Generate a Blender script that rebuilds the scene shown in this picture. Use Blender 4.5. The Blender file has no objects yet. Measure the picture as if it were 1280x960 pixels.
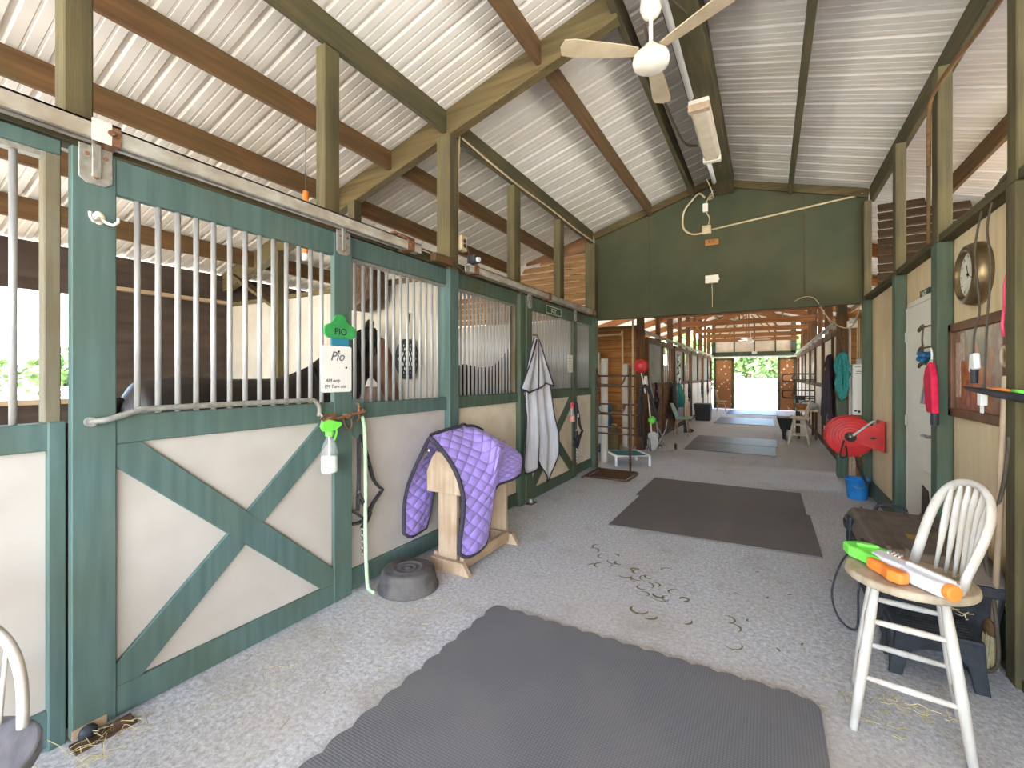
import bpy, bmesh, math, random
from mathutils import Vector, Matrix, Euler
RND = random.Random(11)
SC = bpy.context.scene
COL = SC.collection
PI = math.pi

# ------------------------------------------------------------------ materials
def lin(c):
    out = []
    for v in c:
        v = v / 255.0
        out.append(v / 12.92 if v <= .04045 else ((v + .055) / 1.055) ** 2.4)
    return (out[0], out[1], out[2], 1.0)

def M(name, c1, c2=None, rough=.75, sc=(6, 6, 6), bump=0.0, metal=0.0, spec=.3, c3=None, dirt=0.0, dsc=1.2, lo=.35, hi=.65, detail=5):
    m = bpy.data.materials.new(name); m.use_nodes = True
    nt = m.node_tree; N = nt.nodes; L = nt.links
    b = N['Principled BSDF']
    b.inputs['Roughness'].default_value = rough
    b.inputs['Metallic'].default_value = metal
    b.inputs['Specular IOR Level'].default_value = spec
    if c2 is None and not bump:
        b.inputs['Base Color'].default_value = lin(c1); return m
    tc = N.new('ShaderNodeTexCoord'); mp = N.new('ShaderNodeMapping')
    mp.inputs['Scale'].default_value = sc
    L.new(tc.outputs['Object'], mp.inputs['Vector'])
    nz = N.new('ShaderNodeTexNoise'); nz.inputs['Scale'].default_value = 1.0; nz.inputs['Detail'].default_value = detail
    L.new(mp.outputs['Vector'], nz.inputs['Vector'])
    rp = N.new('ShaderNodeValToRGB')
    rp.color_ramp.elements[0].position = lo; rp.color_ramp.elements[1].position = hi
    rp.color_ramp.elements[0].color = lin(c1); rp.color_ramp.elements[1].color = lin(c2 or c1)
    L.new(nz.outputs['Fac'], rp.inputs['Fac'])
    out = rp.outputs['Color']
    if c3 is not None:
        n2 = N.new('ShaderNodeTexNoise'); n2.inputs['Scale'].default_value = dsc; n2.inputs['Detail'].default_value = 4
        L.new(tc.outputs['Object'], n2.inputs['Vector'])
        r2 = N.new('ShaderNodeValToRGB'); r2.color_ramp.elements[0].position = .42; r2.color_ramp.elements[1].position = .68
        r2.color_ramp.elements[0].color = (0, 0, 0, 1); r2.color_ramp.elements[1].color = (dirt, dirt, dirt, 1)
        L.new(n2.outputs['Fac'], r2.inputs['Fac'])
        mx = N.new('ShaderNodeMix'); mx.data_type = 'RGBA'
        L.new(r2.outputs['Color'], mx.inputs['Factor'])
        L.new(out, mx.inputs[6]); mx.inputs[7].default_value = lin(c3)
        out = mx.outputs[2]
    L.new(out, b.inputs['Base Color'])
    if bump:
        bp = N.new('ShaderNodeBump'); bp.inputs['Strength'].default_value = bump; bp.inputs['Distance'].default_value = .01
        L.new(nz.outputs['Fac'], bp.inputs['Height']); L.new(bp.outputs['Normal'], b.inputs['Normal'])
    return m

GY, GZ, GX = (30, 1.6, 30), (30, 30, 1.6), (1.6, 30, 30)      # grain along Y / Z / X
MT = {}
MT['green'] = M('green_paint', (76, 99, 96), (90, 112, 109), .6, (25, 25, 2), .08, c3=(84, 96, 78), dirt=.5, dsc=2.5)
MT['green_far'] = M('green_paint_dusty', (72, 90, 76), (88, 106, 90), .65, (25, 25, 2), .08, c3=(88, 84, 58), dirt=.7, dsc=2.2)
MT['green_old'] = M('green_paint_old', (100, 94, 78), (122, 114, 96), .75, (25, 25, 2), .1, c3=(105, 88, 60), dirt=.8, dsc=3)
MT['gable'] = M('gable_green', (60, 64, 45), (69, 73, 51), .7, (3, 3, 3), .04, c3=(84, 80, 52), dirt=.7, dsc=.9)
MT['cream'] = M('cream_panel', (184, 177, 170), (192, 186, 180), .6, (5, 5, 5), .02, c3=(182, 170, 156), dirt=.4, dsc=1.1)
MT['cream_dirty'] = M('cream_panel_dirty', (218, 204, 182), (228, 216, 196), .65, (5, 5, 5), .02, c3=(170, 140, 100), dirt=.55, dsc=1.1)
MT['ply'] = M('yellow_plywood', (226, 200, 158), (236, 213, 174), .7, (3, 20, 1.5), .03, c3=(180, 150, 105), dirt=.5, dsc=.8)
MT['woodY'] = M('brown_timber_y', (88, 62, 38), (118, 86, 54), .8, GY, .25, c3=(88, 74, 46), dirt=.7, dsc=1.6)
MT['woodX'] = M('brown_timber_x', (82, 68, 42), (108, 90, 58), .8, GX, .25, c3=(92, 84, 54), dirt=.7, dsc=1.6)
MT['woodZ'] = M('brown_timber_z', (74, 66, 46), (98, 87, 62), .8, GZ, .25, c3=(100, 92, 58), dirt=.8, dsc=2.2)
MT['woodYg'] = M('greenish_timber_y', (72, 64, 42), (94, 82, 54), .8, GY, .25, c3=(64, 64, 44), dirt=.8, dsc=1.4)
MT['woodZd'] = M('dark_timber_z', (86, 56, 34), (118, 80, 50), .8, GZ, .25, c3=(70, 54, 36), dirt=.6, dsc=2)
MT['woodwarm'] = M('warm_timber_x', (124, 80, 46), (152, 102, 60), .8, GX, .2)
MT['plank'] = M('orange_planks', (150, 98, 50), (186, 128, 68), .7, (2, 20, 20), .15, c3=(110, 68, 38), dirt=.7, dsc=1.1)
MT['raw'] = M('raw_pine', (176, 150, 124), (196, 172, 146), .75, GZ, .15, c3=(160, 128, 98), dirt=.6, dsc=5)
MT['rawY'] = M('raw_pine_y', (172, 146, 118), (192, 168, 140), .75, GY, .15, c3=(150, 120, 92), dirt=.6, dsc=5)
MT['oldwhite'] = M('weathered_white', (198, 190, 180), (216, 210, 202), .7, (20, 20, 6), .15, c3=(186, 170, 150), dirt=.55, dsc=7)
MT['darkboard'] = M('dark_boards', (70, 58, 50), (86, 72, 62), .8, (2, 2, 14), .1, c3=(58, 46, 40), dirt=.6, dsc=2)
MT['brownboard'] = M('brown_boards', (112, 78, 52), (138, 100, 68), .8, (2, 2, 14), .1)
MT['white_wall'] = M('white_boards', (174, 165, 152), (188, 180, 168), .75, (4, 4, 4), .03, c3=(190, 170, 145), dirt=.5, dsc=1.2)
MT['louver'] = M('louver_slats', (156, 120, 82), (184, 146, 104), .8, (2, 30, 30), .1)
MT['louver_shaded'] = M('louver_slats_shaded', (60, 46, 32), (80, 62, 42), .8, (2, 30, 30), .1)  # darker copy of the louvre slats, shade put into the colour
MT['tin'] = M('roof_sheet', (214, 205, 192), (225, 217, 206), .65, (1.2, 2, 1.2), 0, metal=0.0, spec=.25, c3=(200, 186, 166), dirt=.45, dsc=.9)
MT['galv'] = M('galvanised', (150, 150, 146), (178, 178, 172), .5, (40, 40, 40), .05, metal=.5, c3=(150, 128, 98), dirt=.45, dsc=4)
MT['bar'] = M('bar_steel', (158, 158, 160), (176, 176, 178), .45, (30, 30, 6), .02, metal=.25, c3=(176, 162, 138), dirt=.4, dsc=3)
MT['track'] = M('dusty_track', (164, 158, 146), (194, 190, 180), .7, (20, 10, 20), .1, metal=.1, c3=(128, 106, 78), dirt=.6, dsc=3)
MT['rust'] = M('rust', (112, 76, 54), (142, 102, 76), .85, (60, 60, 60), .3)
MT['ironbrown'] = M('brown_iron', (84, 64, 50), (112, 88, 70), .6, (20, 20, 20), .1, metal=.4)
MT['black'] = M('black_plastic', (46, 46, 50), (60, 60, 64), .55, (20, 20, 20), .05)
MT['blackfab'] = M('black_webbing', (40, 38, 40), (58, 54, 54), .85, (60, 60, 60), .1)
MT['rubber'] = M('black_rubber_pan', (70, 68, 70), (96, 92, 92), .8, (14, 14, 14), .15, c3=(128, 120, 112), dirt=.4, dsc=5)
MT['stool'] = M('stool_plastic', (48, 52, 58), (60, 64, 70), .5, (20, 20, 20), .03)
MT['trunk'] = M('trunk_plastic', (104, 92, 84), (122, 110, 100), .6, (8, 8, 8), .05, c3=(98, 84, 70), dirt=.6, dsc=2.5)
MT['white'] = M('white_plastic', (236, 234, 230), None, .4)
MT['offwhite'] = M('offwhite_plastic', (226, 216, 198), (236, 228, 212), .45, (9, 9, 9), .01)
MT['door'] = M('white_door', (232, 226, 212), (240, 236, 226), .5, (3, 3, 3), .01, c3=(216, 204, 180), dirt=.4, dsc=1.5)
MT['brass'] = M('bronze_metal', (120, 100, 70), (150, 128, 94), .35, (6, 6, 6), 0, metal=.8)
MT['chrome'] = M('worn_chrome', (150, 146, 140), None, .3, metal=.9)
MT['purple'] = None
MT['binding'] = M('dark_binding', (52, 48, 60), (64, 60, 72), .85, (50, 50, 50), .1)
MT['sheet'] = M('grey_sheet', (200, 201, 212), (216, 217, 228), .9, (40, 40, 3), .1, c3=(190, 182, 180), dirt=.4, dsc=3)
MT['lime'] = M('lime_plastic', (120, 226, 82), (132, 236, 92), .45, (9, 9, 9), .01)
MT['orange'] = M('orange_plastic', (246, 136, 56), (250, 148, 68), .45, (9, 9, 9), .01)
MT['greywhite'] = M('toy_white', (222, 220, 226), (234, 232, 236), .45, (9, 9, 9), .01)
MT['red'] = M('red_paint', (196, 44, 46), (212, 58, 56), .45, (6, 6, 6), .02, c3=(150, 34, 36), dirt=.35, dsc=4)
MT['redcloth'] = M('red_cloth', (204, 32, 66), (222, 44, 80), .8, (20, 20, 20), .05)
MT['pink'] = M('pink_plastic', (226, 84, 112), None, .45)
MT['peach'] = M('peach_liquid', (222, 150, 128), None, .3)
MT['milky'] = M('milky_liquid', (226, 240, 228), None, .3)
MT['blue'] = M('blue_plastic', (44, 130, 204), (56, 144, 216), .45, (6, 6, 6), .02)
MT['barrelblue'] = M('blue_barrel', (34, 84, 124), (44, 98, 140), .55, (6, 6, 6), .02)
MT['teal'] = M('teal_cloth', (44, 122, 122), (60, 142, 138), .85, (30, 30, 30), .15)
MT['tealfab'] = M('teal_mesh_fabric', (62, 112, 116), (74, 124, 128), .85, (60, 60, 60), .1)
MT['rope'] = M('pale_green_rope', (178, 206, 166), (206, 226, 192), .9, (90, 90, 40), .2)
MT['tan'] = M('tan_conduit', (186, 164, 128), (204, 184, 150), .7, (10, 10, 10), .03)
MT['cable'] = M('dark_cable', (78, 66, 56), (92, 80, 68), .7, (20, 20, 20), 0)
MT['hay'] = M('hay', (176, 160, 116), (196, 182, 140), .9, (30, 30, 30), 0)
MT['dung'] = M('hoof_dirt', (112, 104, 74), (134, 124, 94), .95, (30, 30, 30), 0)
MT['signgreen'] = M('sign_green', (52, 146, 76), (66, 162, 90), .6, (14, 14, 14), .02)
MT['signblue'] = M('sign_blue', (52, 128, 156), None, .6)
MT['ink'] = M('dark_ink', (40, 44, 48), None, .8)
MT['inkgrey'] = M('grey_marker', (104, 108, 116), None, .8)
MT['signdark'] = M('plate_green', (44, 66, 46), None, .5)
MT['cleartext'] = M('plate_lettering', (206, 212, 190), None, .6)
MT['darkcloth'] = M('dark_blanket', (46, 36, 44), (64, 50, 58), .9, (18, 18, 18), .2, c3=(86, 62, 88), dirt=.4, dsc=6)
MT['lilac'] = M('lilac_cloth', (176, 168, 186), None, .9)
MT['beige'] = M('beige_paint', (206, 190, 164), (220, 206, 184), .7, (12, 12, 12), .05)
MT['hide'] = None
MT['coat_dark'] = M('dark_horse_coat', (34, 28, 30), (48, 40, 42), .55, (6, 6, 6), .02)
MT['hair'] = M('black_horse_hair', (22, 18, 18), (34, 28, 26), .7, (40, 40, 4), .2)
MT['eye'] = M('dark_eye', (16, 12, 10), None, .15, spec=.6)
MT['ground'] = M('sandy_ground', (206, 200, 188), (218, 213, 204), .95, (1.2, 1.2, 1.2), .1, c3=(176, 180, 130), dirt=.6, dsc=.15)
MT['grass'] = M('pale_grass', (150, 164, 96), (184, 188, 124), .95, (1, 1, 1), 0)
MT['leaf'] = M('tree_leaves', (92, 120, 66), (132, 154, 96), .8, (1.5, 1.5, 1.5), 0)
MT['bark'] = M('tree_bark', (110, 94, 78), (134, 116, 98), .9, (8, 8, 2), .2)
MT['pegboard'] = None
MT['stallfloor'] = M('stall_bedding', (150, 122, 88), (176, 150, 112), .95, (9, 9, 9), .3)
MT['woodseat'] = M('worn_seat', (172, 152, 126), (198, 182, 158), .7, (26, 8, 8), .15, c3=(150, 130, 106), dirt=.6, dsc=6)
MT['greyseat'] = M('grey_paint', (118, 116, 124), (142, 140, 148), .7, (8, 30, 8), .2)
MT['lamp'] = M('tube_diffuser', (206, 190, 162), (222, 208, 184), .5, (8, 8, 8), .02)
MT['paper'] = M('paper', (230, 228, 214), None, .8)
MT['mint'] = M('mint_plastic', (176, 206, 184), None, .5)
MT['wirewhite'] = M('white_grid', (206, 216, 214), None, .6)
MT['grime'] = M('grey_siding', (122, 124, 112), (142, 142, 128), .7, (3, 3, 3), .05)
MT['lawnpad'] = M('concrete_pad', (196, 192, 186), (210, 206, 198), .9, (4, 4, 4), .05)

def glassy():
    m = bpy.data.materials.new('clear_plastic'); m.use_nodes = True
    b = m.node_tree.nodes['Principled BSDF']
    b.inputs['Base Color'].default_value = (.95, .97, .96, 1); b.inputs['Roughness'].default_value = .15
    b.inputs['Alpha'].default_value = .14
    return m
MT['clear'] = glassy()

def floor_mat():
    m = bpy.data.materials.new('barn_concrete'); m.use_nodes = True
    nt = m.node_tree; N = nt.nodes; L = nt.links; b = N['Principled BSDF']; b.inputs['Roughness'].default_value = .8
    tc = N.new('ShaderNodeTexCoord')
    def noise(scale, detail, lo, hi, c1, c2, rough=.6):
        n = N.new('ShaderNodeTexNoise'); n.inputs['Scale'].default_value = scale; n.inputs['Detail'].default_value = detail; n.inputs['Roughness'].default_value = rough
        L.new(tc.outputs['Object'], n.inputs['Vector'])
        r = N.new('ShaderNodeValToRGB'); r.color_ramp.elements[0].position = lo; r.color_ramp.elements[1].position = hi
        r.color_ramp.elements[0].color = c1; r.color_ramp.elements[1].color = c2
        L.new(n.outputs['Fac'], r.inputs['Fac']); return n, r.outputs['Color']
    n1, c = noise(42, 5, .36, .66, lin((158, 157, 160)), lin((230, 230, 234)), .8)
    n2, f2 = noise(.55, 5, .42, .66, (0, 0, 0, 1), (.6, .6, .6, 1))
    n3, f3 = noise(3.2, 6, .55, .75, (0, 0, 0, 1), (.5, .5, .5, 1))
    # worn brown towards the far aisle and along the right wall: trodden-in dirt
    sx = N.new('ShaderNodeSeparateXYZ'); L.new(tc.outputs['Object'], sx.inputs['Vector'])
    mr = N.new('ShaderNodeMapRange'); mr.inputs['From Min'].default_value = 2.6; mr.inputs['From Max'].default_value = 8.5
    mr.inputs['To Min'].default_value = 0.0; mr.inputs['To Max'].default_value = .2
    L.new(sx.outputs['Y'], mr.inputs['Value'])
    def mix(a, fac, col):
        x = N.new('ShaderNodeMix'); x.data_type = 'RGBA'; L.new(fac, x.inputs['Factor']); L.new(a, x.inputs[6]); x.inputs[7].default_value = col
        return x.outputs[2]
    c = mix(c, mr.outputs['Result'], lin((204, 192, 176)))
    c = mix(c, f2, lin((190, 180, 168)))
    c = mix(c, f3, lin((150, 140, 122)))
    L.new(c, b.inputs['Base Color'])
    bp = N.new('ShaderNodeBump'); bp.inputs['Strength'].default_value = .35; bp.inputs['Distance'].default_value = .006
    L.new(n1.outputs['Fac'], bp.inputs['Height']); L.new(bp.outputs['Normal'], b.inputs['Normal'])
    return m
MT['floor'] = floor_mat()

def mat_rubber(name, c1, c2, freq, c3, rough=.75):
    m = bpy.data.materials.new(name); m.use_nodes = True
    nt = m.node_tree; N = nt.nodes; L = nt.links; b = N['Principled BSDF']; b.inputs['Roughness'].default_value = rough
    tc = N.new('ShaderNodeTexCoord'); vo = N.new('ShaderNodeTexVoronoi'); vo.inputs['Scale'].default_value = freq; vo.inputs['Randomness'].default_value = .0
    L.new(tc.outputs['Object'], vo.inputs['Vector'])
    r = N.new('ShaderNodeValToRGB'); r.color_ramp.elements[0].position = .15; r.color_ramp.elements[1].position = .6
    r.color_ramp.elements[0].color = lin(c2); r.color_ramp.elements[1].color = lin(c1)
    L.new(vo.outputs['Distance'], r.inputs['Fac'])
    n = N.new('ShaderNodeTexNoise'); n.inputs['Scale'].default_value = 2.2; n.inputs['Detail'].default_value = 7
    L.new(tc.outputs['Object'], n.inputs['Vector'])
    r2 = N.new('ShaderNodeValToRGB'); r2.color_ramp.elements[0].position = .45; r2.color_ramp.elements[1].position = .75
    r2.color_ramp.elements[0].color = (0, 0, 0, 1); r2.color_ramp.elements[1].color = (.55, .55, .55, 1)
    L.new(n.outputs['Fac'], r2.inputs['Fac'])
    x = N.new('ShaderNodeMix'); x.data_type = 'RGBA'; L.new(r2.outputs['Color'], x.inputs['Factor']); L.new(r.outputs['Color'], x.inputs[6]); x.inputs[7].default_value = lin(c3)
    L.new(x.outputs[2], b.inputs['Base Color'])
    bp = N.new('ShaderNodeBump'); bp.inputs['Strength'].default_value = .5; bp.inputs['Distance'].default_value = .004; bp.invert = True
    L.new(vo.outputs['Distance'], bp.inputs['Height']); L.new(bp.outputs['Normal'], b.inputs['Normal'])
    return m
MT['matnear'] = mat_rubber('rubber_mat_pebbled', (98, 97, 100), (122, 121, 125), 80, (128, 124, 122))
MT['matmid'] = mat_rubber('rubber_mat_brown', (106, 99, 96), (118, 111, 108), 40, (116, 108, 102))
MT['matfar'] = mat_rubber('rubber_mat_ribbed', (78, 74, 74), (108, 104, 104), 30, (120, 114, 112), .5)

def quilt():
    m = bpy.data.materials.new('purple_quilt'); m.use_nodes = True
    nt = m.node_tree; N = nt.nodes; L = nt.links; b = N['Principled BSDF']; b.inputs['Roughness'].default_value = .65
    b.inputs['Sheen Weight'].default_value = .2
    uv = N.new('ShaderNodeTexCoord'); s = N.new('ShaderNodeSeparateXYZ'); L.new(uv.outputs['UV'], s.inputs['Vector'])
    def math_(op, a, bb=None):
        n = N.new('ShaderNodeMath'); n.operation = op
        for i, v in enumerate((a, bb)):
            if v is None: continue
            if isinstance(v, (int, float)): n.inputs[i].default_value = v
            else: L.new(v, n.inputs[i])
        return n.outputs[0]
    u, v = s.outputs['X'], s.outputs['Y']
    k = PI / .10
    a1 = math_('ABSOLUTE', math_('SINE', math_('MULTIPLY', math_('ADD', u, math_('MULTIPLY', v, .72)), k)))
    a2 = math_('ABSOLUTE', math_('SINE', math_('MULTIPLY', math_('SUBTRACT', u, math_('MULTIPLY', v, .72)), k)))
    h = math_('POWER', math_('MULTIPLY', a1, a2), .4)
    r = N.new('ShaderNodeValToRGB'); r.color_ramp.elements[0].position = .12; r.color_ramp.elements[1].position = .5
    r.color_ramp.elements[0].color = lin((136, 112, 198)); r.color_ramp.elements[1].color = lin((164, 140, 222))
    L.new(h, r.inputs['Fac']); L.new(r.outputs['Color'], b.inputs['Base Color'])
    bp = N.new('ShaderNodeBump'); bp.inputs['Strength'].default_value = .7; bp.inputs['Distance'].default_value = .02
    L.new(h, bp.inputs['Height']); L.new(bp.outputs['Normal'], b.inputs['Normal'])
    return m
MT['purple'] = quilt()

def coat():
    m = bpy.data.materials.new('bay_coat'); m.use_nodes = True
    nt = m.node_tree; N = nt.nodes; L = nt.links; b = N['Principled BSDF']; b.inputs['Roughness'].default_value = .5
    tc = N.new('ShaderNodeTexCoord'); s = N.new('ShaderNodeSeparateXYZ'); L.new(tc.outputs['Object'], s.inputs['Vector'])
    n = N.new('ShaderNodeTexNoise'); n.inputs['Scale'].default_value = 5; L.new(tc.outputs['Object'], n.inputs['Vector'])
    xy = N.new('ShaderNodeMath'); xy.operation = 'ADD'; L.new(s.outputs['X'], xy.inputs[0]); L.new(s.outputs['Y'], xy.inputs[1])
    a = N.new('ShaderNodeMath'); a.operation = 'MULTIPLY_ADD'; L.new(n.outputs['Fac'], a.inputs[0]); a.inputs[1].default_value = .25; L.new(xy.outputs[0], a.inputs[2])
    r = N.new('ShaderNodeValToRGB'); r.color_ramp.elements[0].position = .48; r.color_ramp.elements[1].position = .56
    r.color_ramp.elements[0].color = lin((32, 24, 22)); r.color_ramp.elements[1].color = lin((112, 72, 52))
    hf = N.new('ShaderNodeMath'); hf.operation = 'MULTIPLY'; hf.inputs[1].default_value = .5; L.new(a.outputs[0], hf.inputs[0]); L.new(hf.outputs[0], r.inputs['Fac']); L.new(r.outputs['Color'], b.inputs['Base Color'])
    return m
MT['hide'] = coat()

def peg():
    m = bpy.data.materials.new('dotted_brown_board'); m.use_nodes = True
    nt = m.node_tree; N = nt.nodes; L = nt.links; b = N['Principled BSDF']; b.inputs['Roughness'].default_value = .7
    tc = N.new('ShaderNodeTexCoord'); vo = N.new('ShaderNodeTexVoronoi'); vo.inputs['Scale'].default_value = 6.5; vo.inputs['Randomness'].default_value = .7
    L.new(tc.outputs['Object'], vo.inputs['Vector'])
    r = N.new('ShaderNodeValToRGB'); r.color_ramp.elements[0].position = .26; r.color_ramp.elements[1].position = .34
    r.color_ramp.elements[0].color = lin((236, 220, 190)); r.color_ramp.elements[1].color = lin((158, 104, 60))
    L.new(vo.outputs['Distance'], r.inputs['Fac']); L.new(r.outputs['Color'], b.inputs['Base Color'])
    return m
MT['pegboard'] = peg()

def art():
    m = bpy.data.materials.new('poster_print'); m.use_nodes = True
    nt = m.node_tree; N = nt.nodes; L = nt.links; b = N['Principled BSDF']; b.inputs['Roughness'].default_value = .22
    tc = N.new('ShaderNodeTexCoord'); mp = N.new('ShaderNodeMapping'); mp.inputs['Scale'].default_value = (1, 5.5, 3.2)
    L.new(tc.outputs['Object'], mp.inputs['Vector'])
    n = N.new('ShaderNodeTexNoise'); n.inputs['Scale'].default_value = 1; n.inputs['Detail'].default_value = 5; L.new(mp.outputs['Vector'], n.inputs['Vector'])
    r = N.new('ShaderNodeValToRGB'); cr = r.color_ramp
    cr.elements[0].position = .3; cr.elements[0].color = lin((112, 82, 66)); cr.elements[1].position = .72; cr.elements[1].color = lin((182, 150, 118))
    for p, c in ((.42, (128, 92, 74)), (.5, (156, 116, 88)), (.58, (138, 80, 70))):
        e = cr.elements.new(p); e.color = lin(c)
    L.new(n.outputs['Fac'], r.inputs['Fac']); L.new(r.outputs['Color'], b.inputs['Base Color'])
    return m
MT['art'] = art()

# ------------------------------------------------------------------ mesh helpers
class MB:
    def __init__(s): s.v = []; s.f = []; s.uv = None
    def add(s, vs, fs):
        o = len(s.v); s.v.extend([tuple(p) for p in vs]); s.f.extend([tuple(i + o for i in f) for f in fs]); return s
    def box(s, x0, y0, z0, x1, y1, z1):
        x0, x1 = min(x0, x1), max(x0, x1); y0, y1 = min(y0, y1), max(y0, y1); z0, z1 = min(z0, z1), max(z0, z1)
        return s.add([(x0, y0, z0), (x1, y0, z0), (x1, y1, z0), (x0, y1, z0), (x0, y0, z1), (x1, y0, z1), (x1, y1, z1), (x0, y1, z1)],
                     [(0, 3, 2, 1), (4, 5, 6, 7), (0, 1, 5, 4), (1, 2, 6, 5), (2, 3, 7, 6), (3, 0, 4, 7)])
    def bar(s, p, q, w, h, up=(0, 0, 1), w2=None, h2=None):
        p, q, up = Vector(p), Vector(q), Vector(up); d = (q - p).normalized()
        a = d.cross(up).normalized(); b = a.cross(d)
        w2 = w if w2 is None else w2; h2 = h if h2 is None else h2
        vs = [p - a * w / 2 - b * h / 2, p + a * w / 2 - b * h / 2, p + a * w / 2 + b * h / 2, p - a * w / 2 + b * h / 2,
              q - a * w2 / 2 - b * h2 / 2, q + a * w2 / 2 - b * h2 / 2, q + a * w2 / 2 + b * h2 / 2, q - a * w2 / 2 + b * h2 / 2]
        return s.add(vs, [(0, 3, 2, 1), (4, 5, 6, 7), (0, 1, 5, 4), (1, 2, 6, 5), (2, 3, 7, 6), (3, 0, 4, 7)][:] if True else [])
    def loft(s, pts, rad, n=12, up=(0, 0, 1), closed=False, caps=True):
        pts = [Vector(p) for p in pts]; K = len(pts); rings = []
        a0 = None
        for i, p in enumerate(pts):
            if closed: t = pts[(i + 1) % K] - pts[i - 1]
            else: t = pts[min(i + 1, K - 1)] - pts[max(i - 1, 0)]
            t.normalize()
            if a0 is None:
                u = Vector(up)
                if abs(t.dot(u)) > .97: u = Vector((1, 0, 0)) if abs(t.x) < .9 else Vector((0, 1, 0))
                a = t.cross(u).normalized()
            else:
                a = (a0 - t * a0.dot(t)).normalized()
            a0 = a; b = a.cross(t).normalized()
            r = rad[i] if isinstance(rad, (list, tuple)) and not (len(rad) == 2 and isinstance(rad, tuple)) else rad
            ra, rb = r if isinstance(r, tuple) else (r, r)
            rings.append([p + a * (ra * math.cos(2 * PI * k / n)) + b * (rb * math.sin(2 * PI * k / n)) for k in range(n)])
        o = len(s.v)
        for rg in rings: s.v.extend([tuple(x) for x in rg])
        for i in range(K if closed else K - 1):
            j = (i + 1) % K
            for k in range(n):
                k2 = (k + 1) % n
                s.f.append((o + i * n + k, o + i * n + k2, o + j * n + k2, o + j * n + k))
        if caps and not closed:
            s.f.append(tuple(o + k for k in reversed(range(n)))); s.f.append(tuple(o + (K - 1) * n + k for k in range(n)))
        return s
    def tube(s, pts, r, n=8, closed=False, smooth=0):
        if smooth: pts = spline(pts, smooth, closed)
        return s.loft(pts, r, n, closed=closed)
    def cyl(s, p, q, r, r2=None, n=16):
        return s.loft([p, q], [r, r if r2 is None else r2], n)
    def lathe(s, prof, c=(0, 0, 0), n=24, axis='Z'):
        o = len(s.v); c = Vector(c)
        for r, z in prof:
            for k in range(n):
                a = 2 * PI * k / n; x, y = r * math.cos(a), r * math.sin(a)
                p = (x, y, z) if axis == 'Z' else ((z, x, y) if axis == 'X' else (y, z, x))
                s.v.append(tuple(c + Vector(p)))
        for i in range(len(prof) - 1):
            for k in range(n):
                k2 = (k + 1) % n; s.f.append((o + i * n + k, o + i * n + k2, o + (i + 1) * n + k2, o + (i + 1) * n + k))
        if prof[0][0] > 1e-5: s.f.append(tuple(o + k for k in reversed(range(n))))
        if prof[-1][0] > 1e-5: s.f.append(tuple(o + (len(prof) - 1) * n + k for k in range(n)))
        return s
    def ell(s, c, r, n=16, m=10, rot=None):
        c = Vector(c); o = len(s.v); R = Euler(rot).to_matrix() if rot else Matrix.Identity(3)
        for i in range(m + 1):
            t = PI * i / m
            for k in range(n):
                a = 2 * PI * k / n
                s.v.append(tuple(c + R @ Vector((r[0] * math.sin(t) * math.cos(a), r[1] * math.sin(t) * math.sin(a), r[2] * math.cos(t)))))
        for i in range(m):
            for k in range(n):
                k2 = (k + 1) % n; s.f.append((o + i * n + k, o + (i + 1) * n + k, o + (i + 1) * n + k2, o + i * n + k2))
        return s
    def prism(s, poly, o, U, V, t):
        o, U, V = Vector(o), Vector(U), Vector(V); N = U.cross(V).normalized(); n = len(poly)
        vs = [o + U * a + V * b for a, b in poly] + [o + U * a + V * b + N * t for a, b in poly]
        return s.add(vs, [tuple(reversed(range(n))), tuple(range(n, 2 * n))] + [(k, (k + 1) % n, n + (k + 1) % n, n + k) for k in range(n)])
    def grid(s, fn, nu, nv, uvfn=None):
        o = len(s.v)
        if uvfn and s.uv is None: s.uv = {}
        for i in range(nu + 1):
            for j in range(nv + 1):
                if uvfn: s.uv[len(s.v)] = uvfn(i / nu, j / nv)
                s.v.append(tuple(fn(i / nu, j / nv)))
        for i in range(nu):
            for j in range(nv):
                a = o + i * (nv + 1) + j; s.f.append((a, a + nv + 1, a + nv + 2, a + 1))
        return s
    def build(s, name, mat, parent=None, smooth=False, bevel=0, seg=2, local=False, solid=0, remesh=0, sub=0, clean=True):
        me = bpy.data.meshes.new(name)
        off = Vector((0, 0, 0))
        if parent is not None:
            if not local: off = LOC[parent.name]
        else:
            xs = [p[0] for p in s.v]; ys = [p[1] for p in s.v]; zs = [p[2] for p in s.v]
            off = Vector(((min(xs) + max(xs)) / 2, (min(ys) + max(ys)) / 2, min(zs)))
        me.from_pydata([tuple(Vector(p) - off) for p in s.v], [], s.f)
        if s.uv:
            ul = me.uv_layers.new(name='UVMap')
            for lp in me.loops:
                if lp.vertex_index in s.uv: ul.data[lp.index].uv = s.uv[lp.vertex_index]
        if clean:
            bm = bmesh.new(); bm.from_mesh(me); bmesh.ops.recalc_face_normals(bm, faces=bm.faces); bm.to_mesh(me); bm.free()
        mats = mat if isinstance(mat, (list, tuple)) else [mat]
        for mm in mats: me.materials.append(MT[mm] if isinstance(mm, str) else mm)
        if smooth:
            for p in me.polygons: p.use_smooth = True
        o = bpy.data.objects.new(name, me); COL.objects.link(o)
        if parent is not None:
            o.parent = parent; LOC[o.name] = LOC[parent.name]
        else:
            o.location = off; LOC[o.name] = off
        if remesh:
            r = o.modifiers.new('r', 'REMESH'); r.mode = 'VOXEL'; r.voxel_size = remesh; r.use_smooth_shade = True
            k = o.modifiers.new('s', 'SMOOTH'); k.factor = .5; k.iterations = 4
        if solid:
            k = o.modifiers.new('t', 'SOLIDIFY'); k.thickness = solid; k.offset = 0
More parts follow.
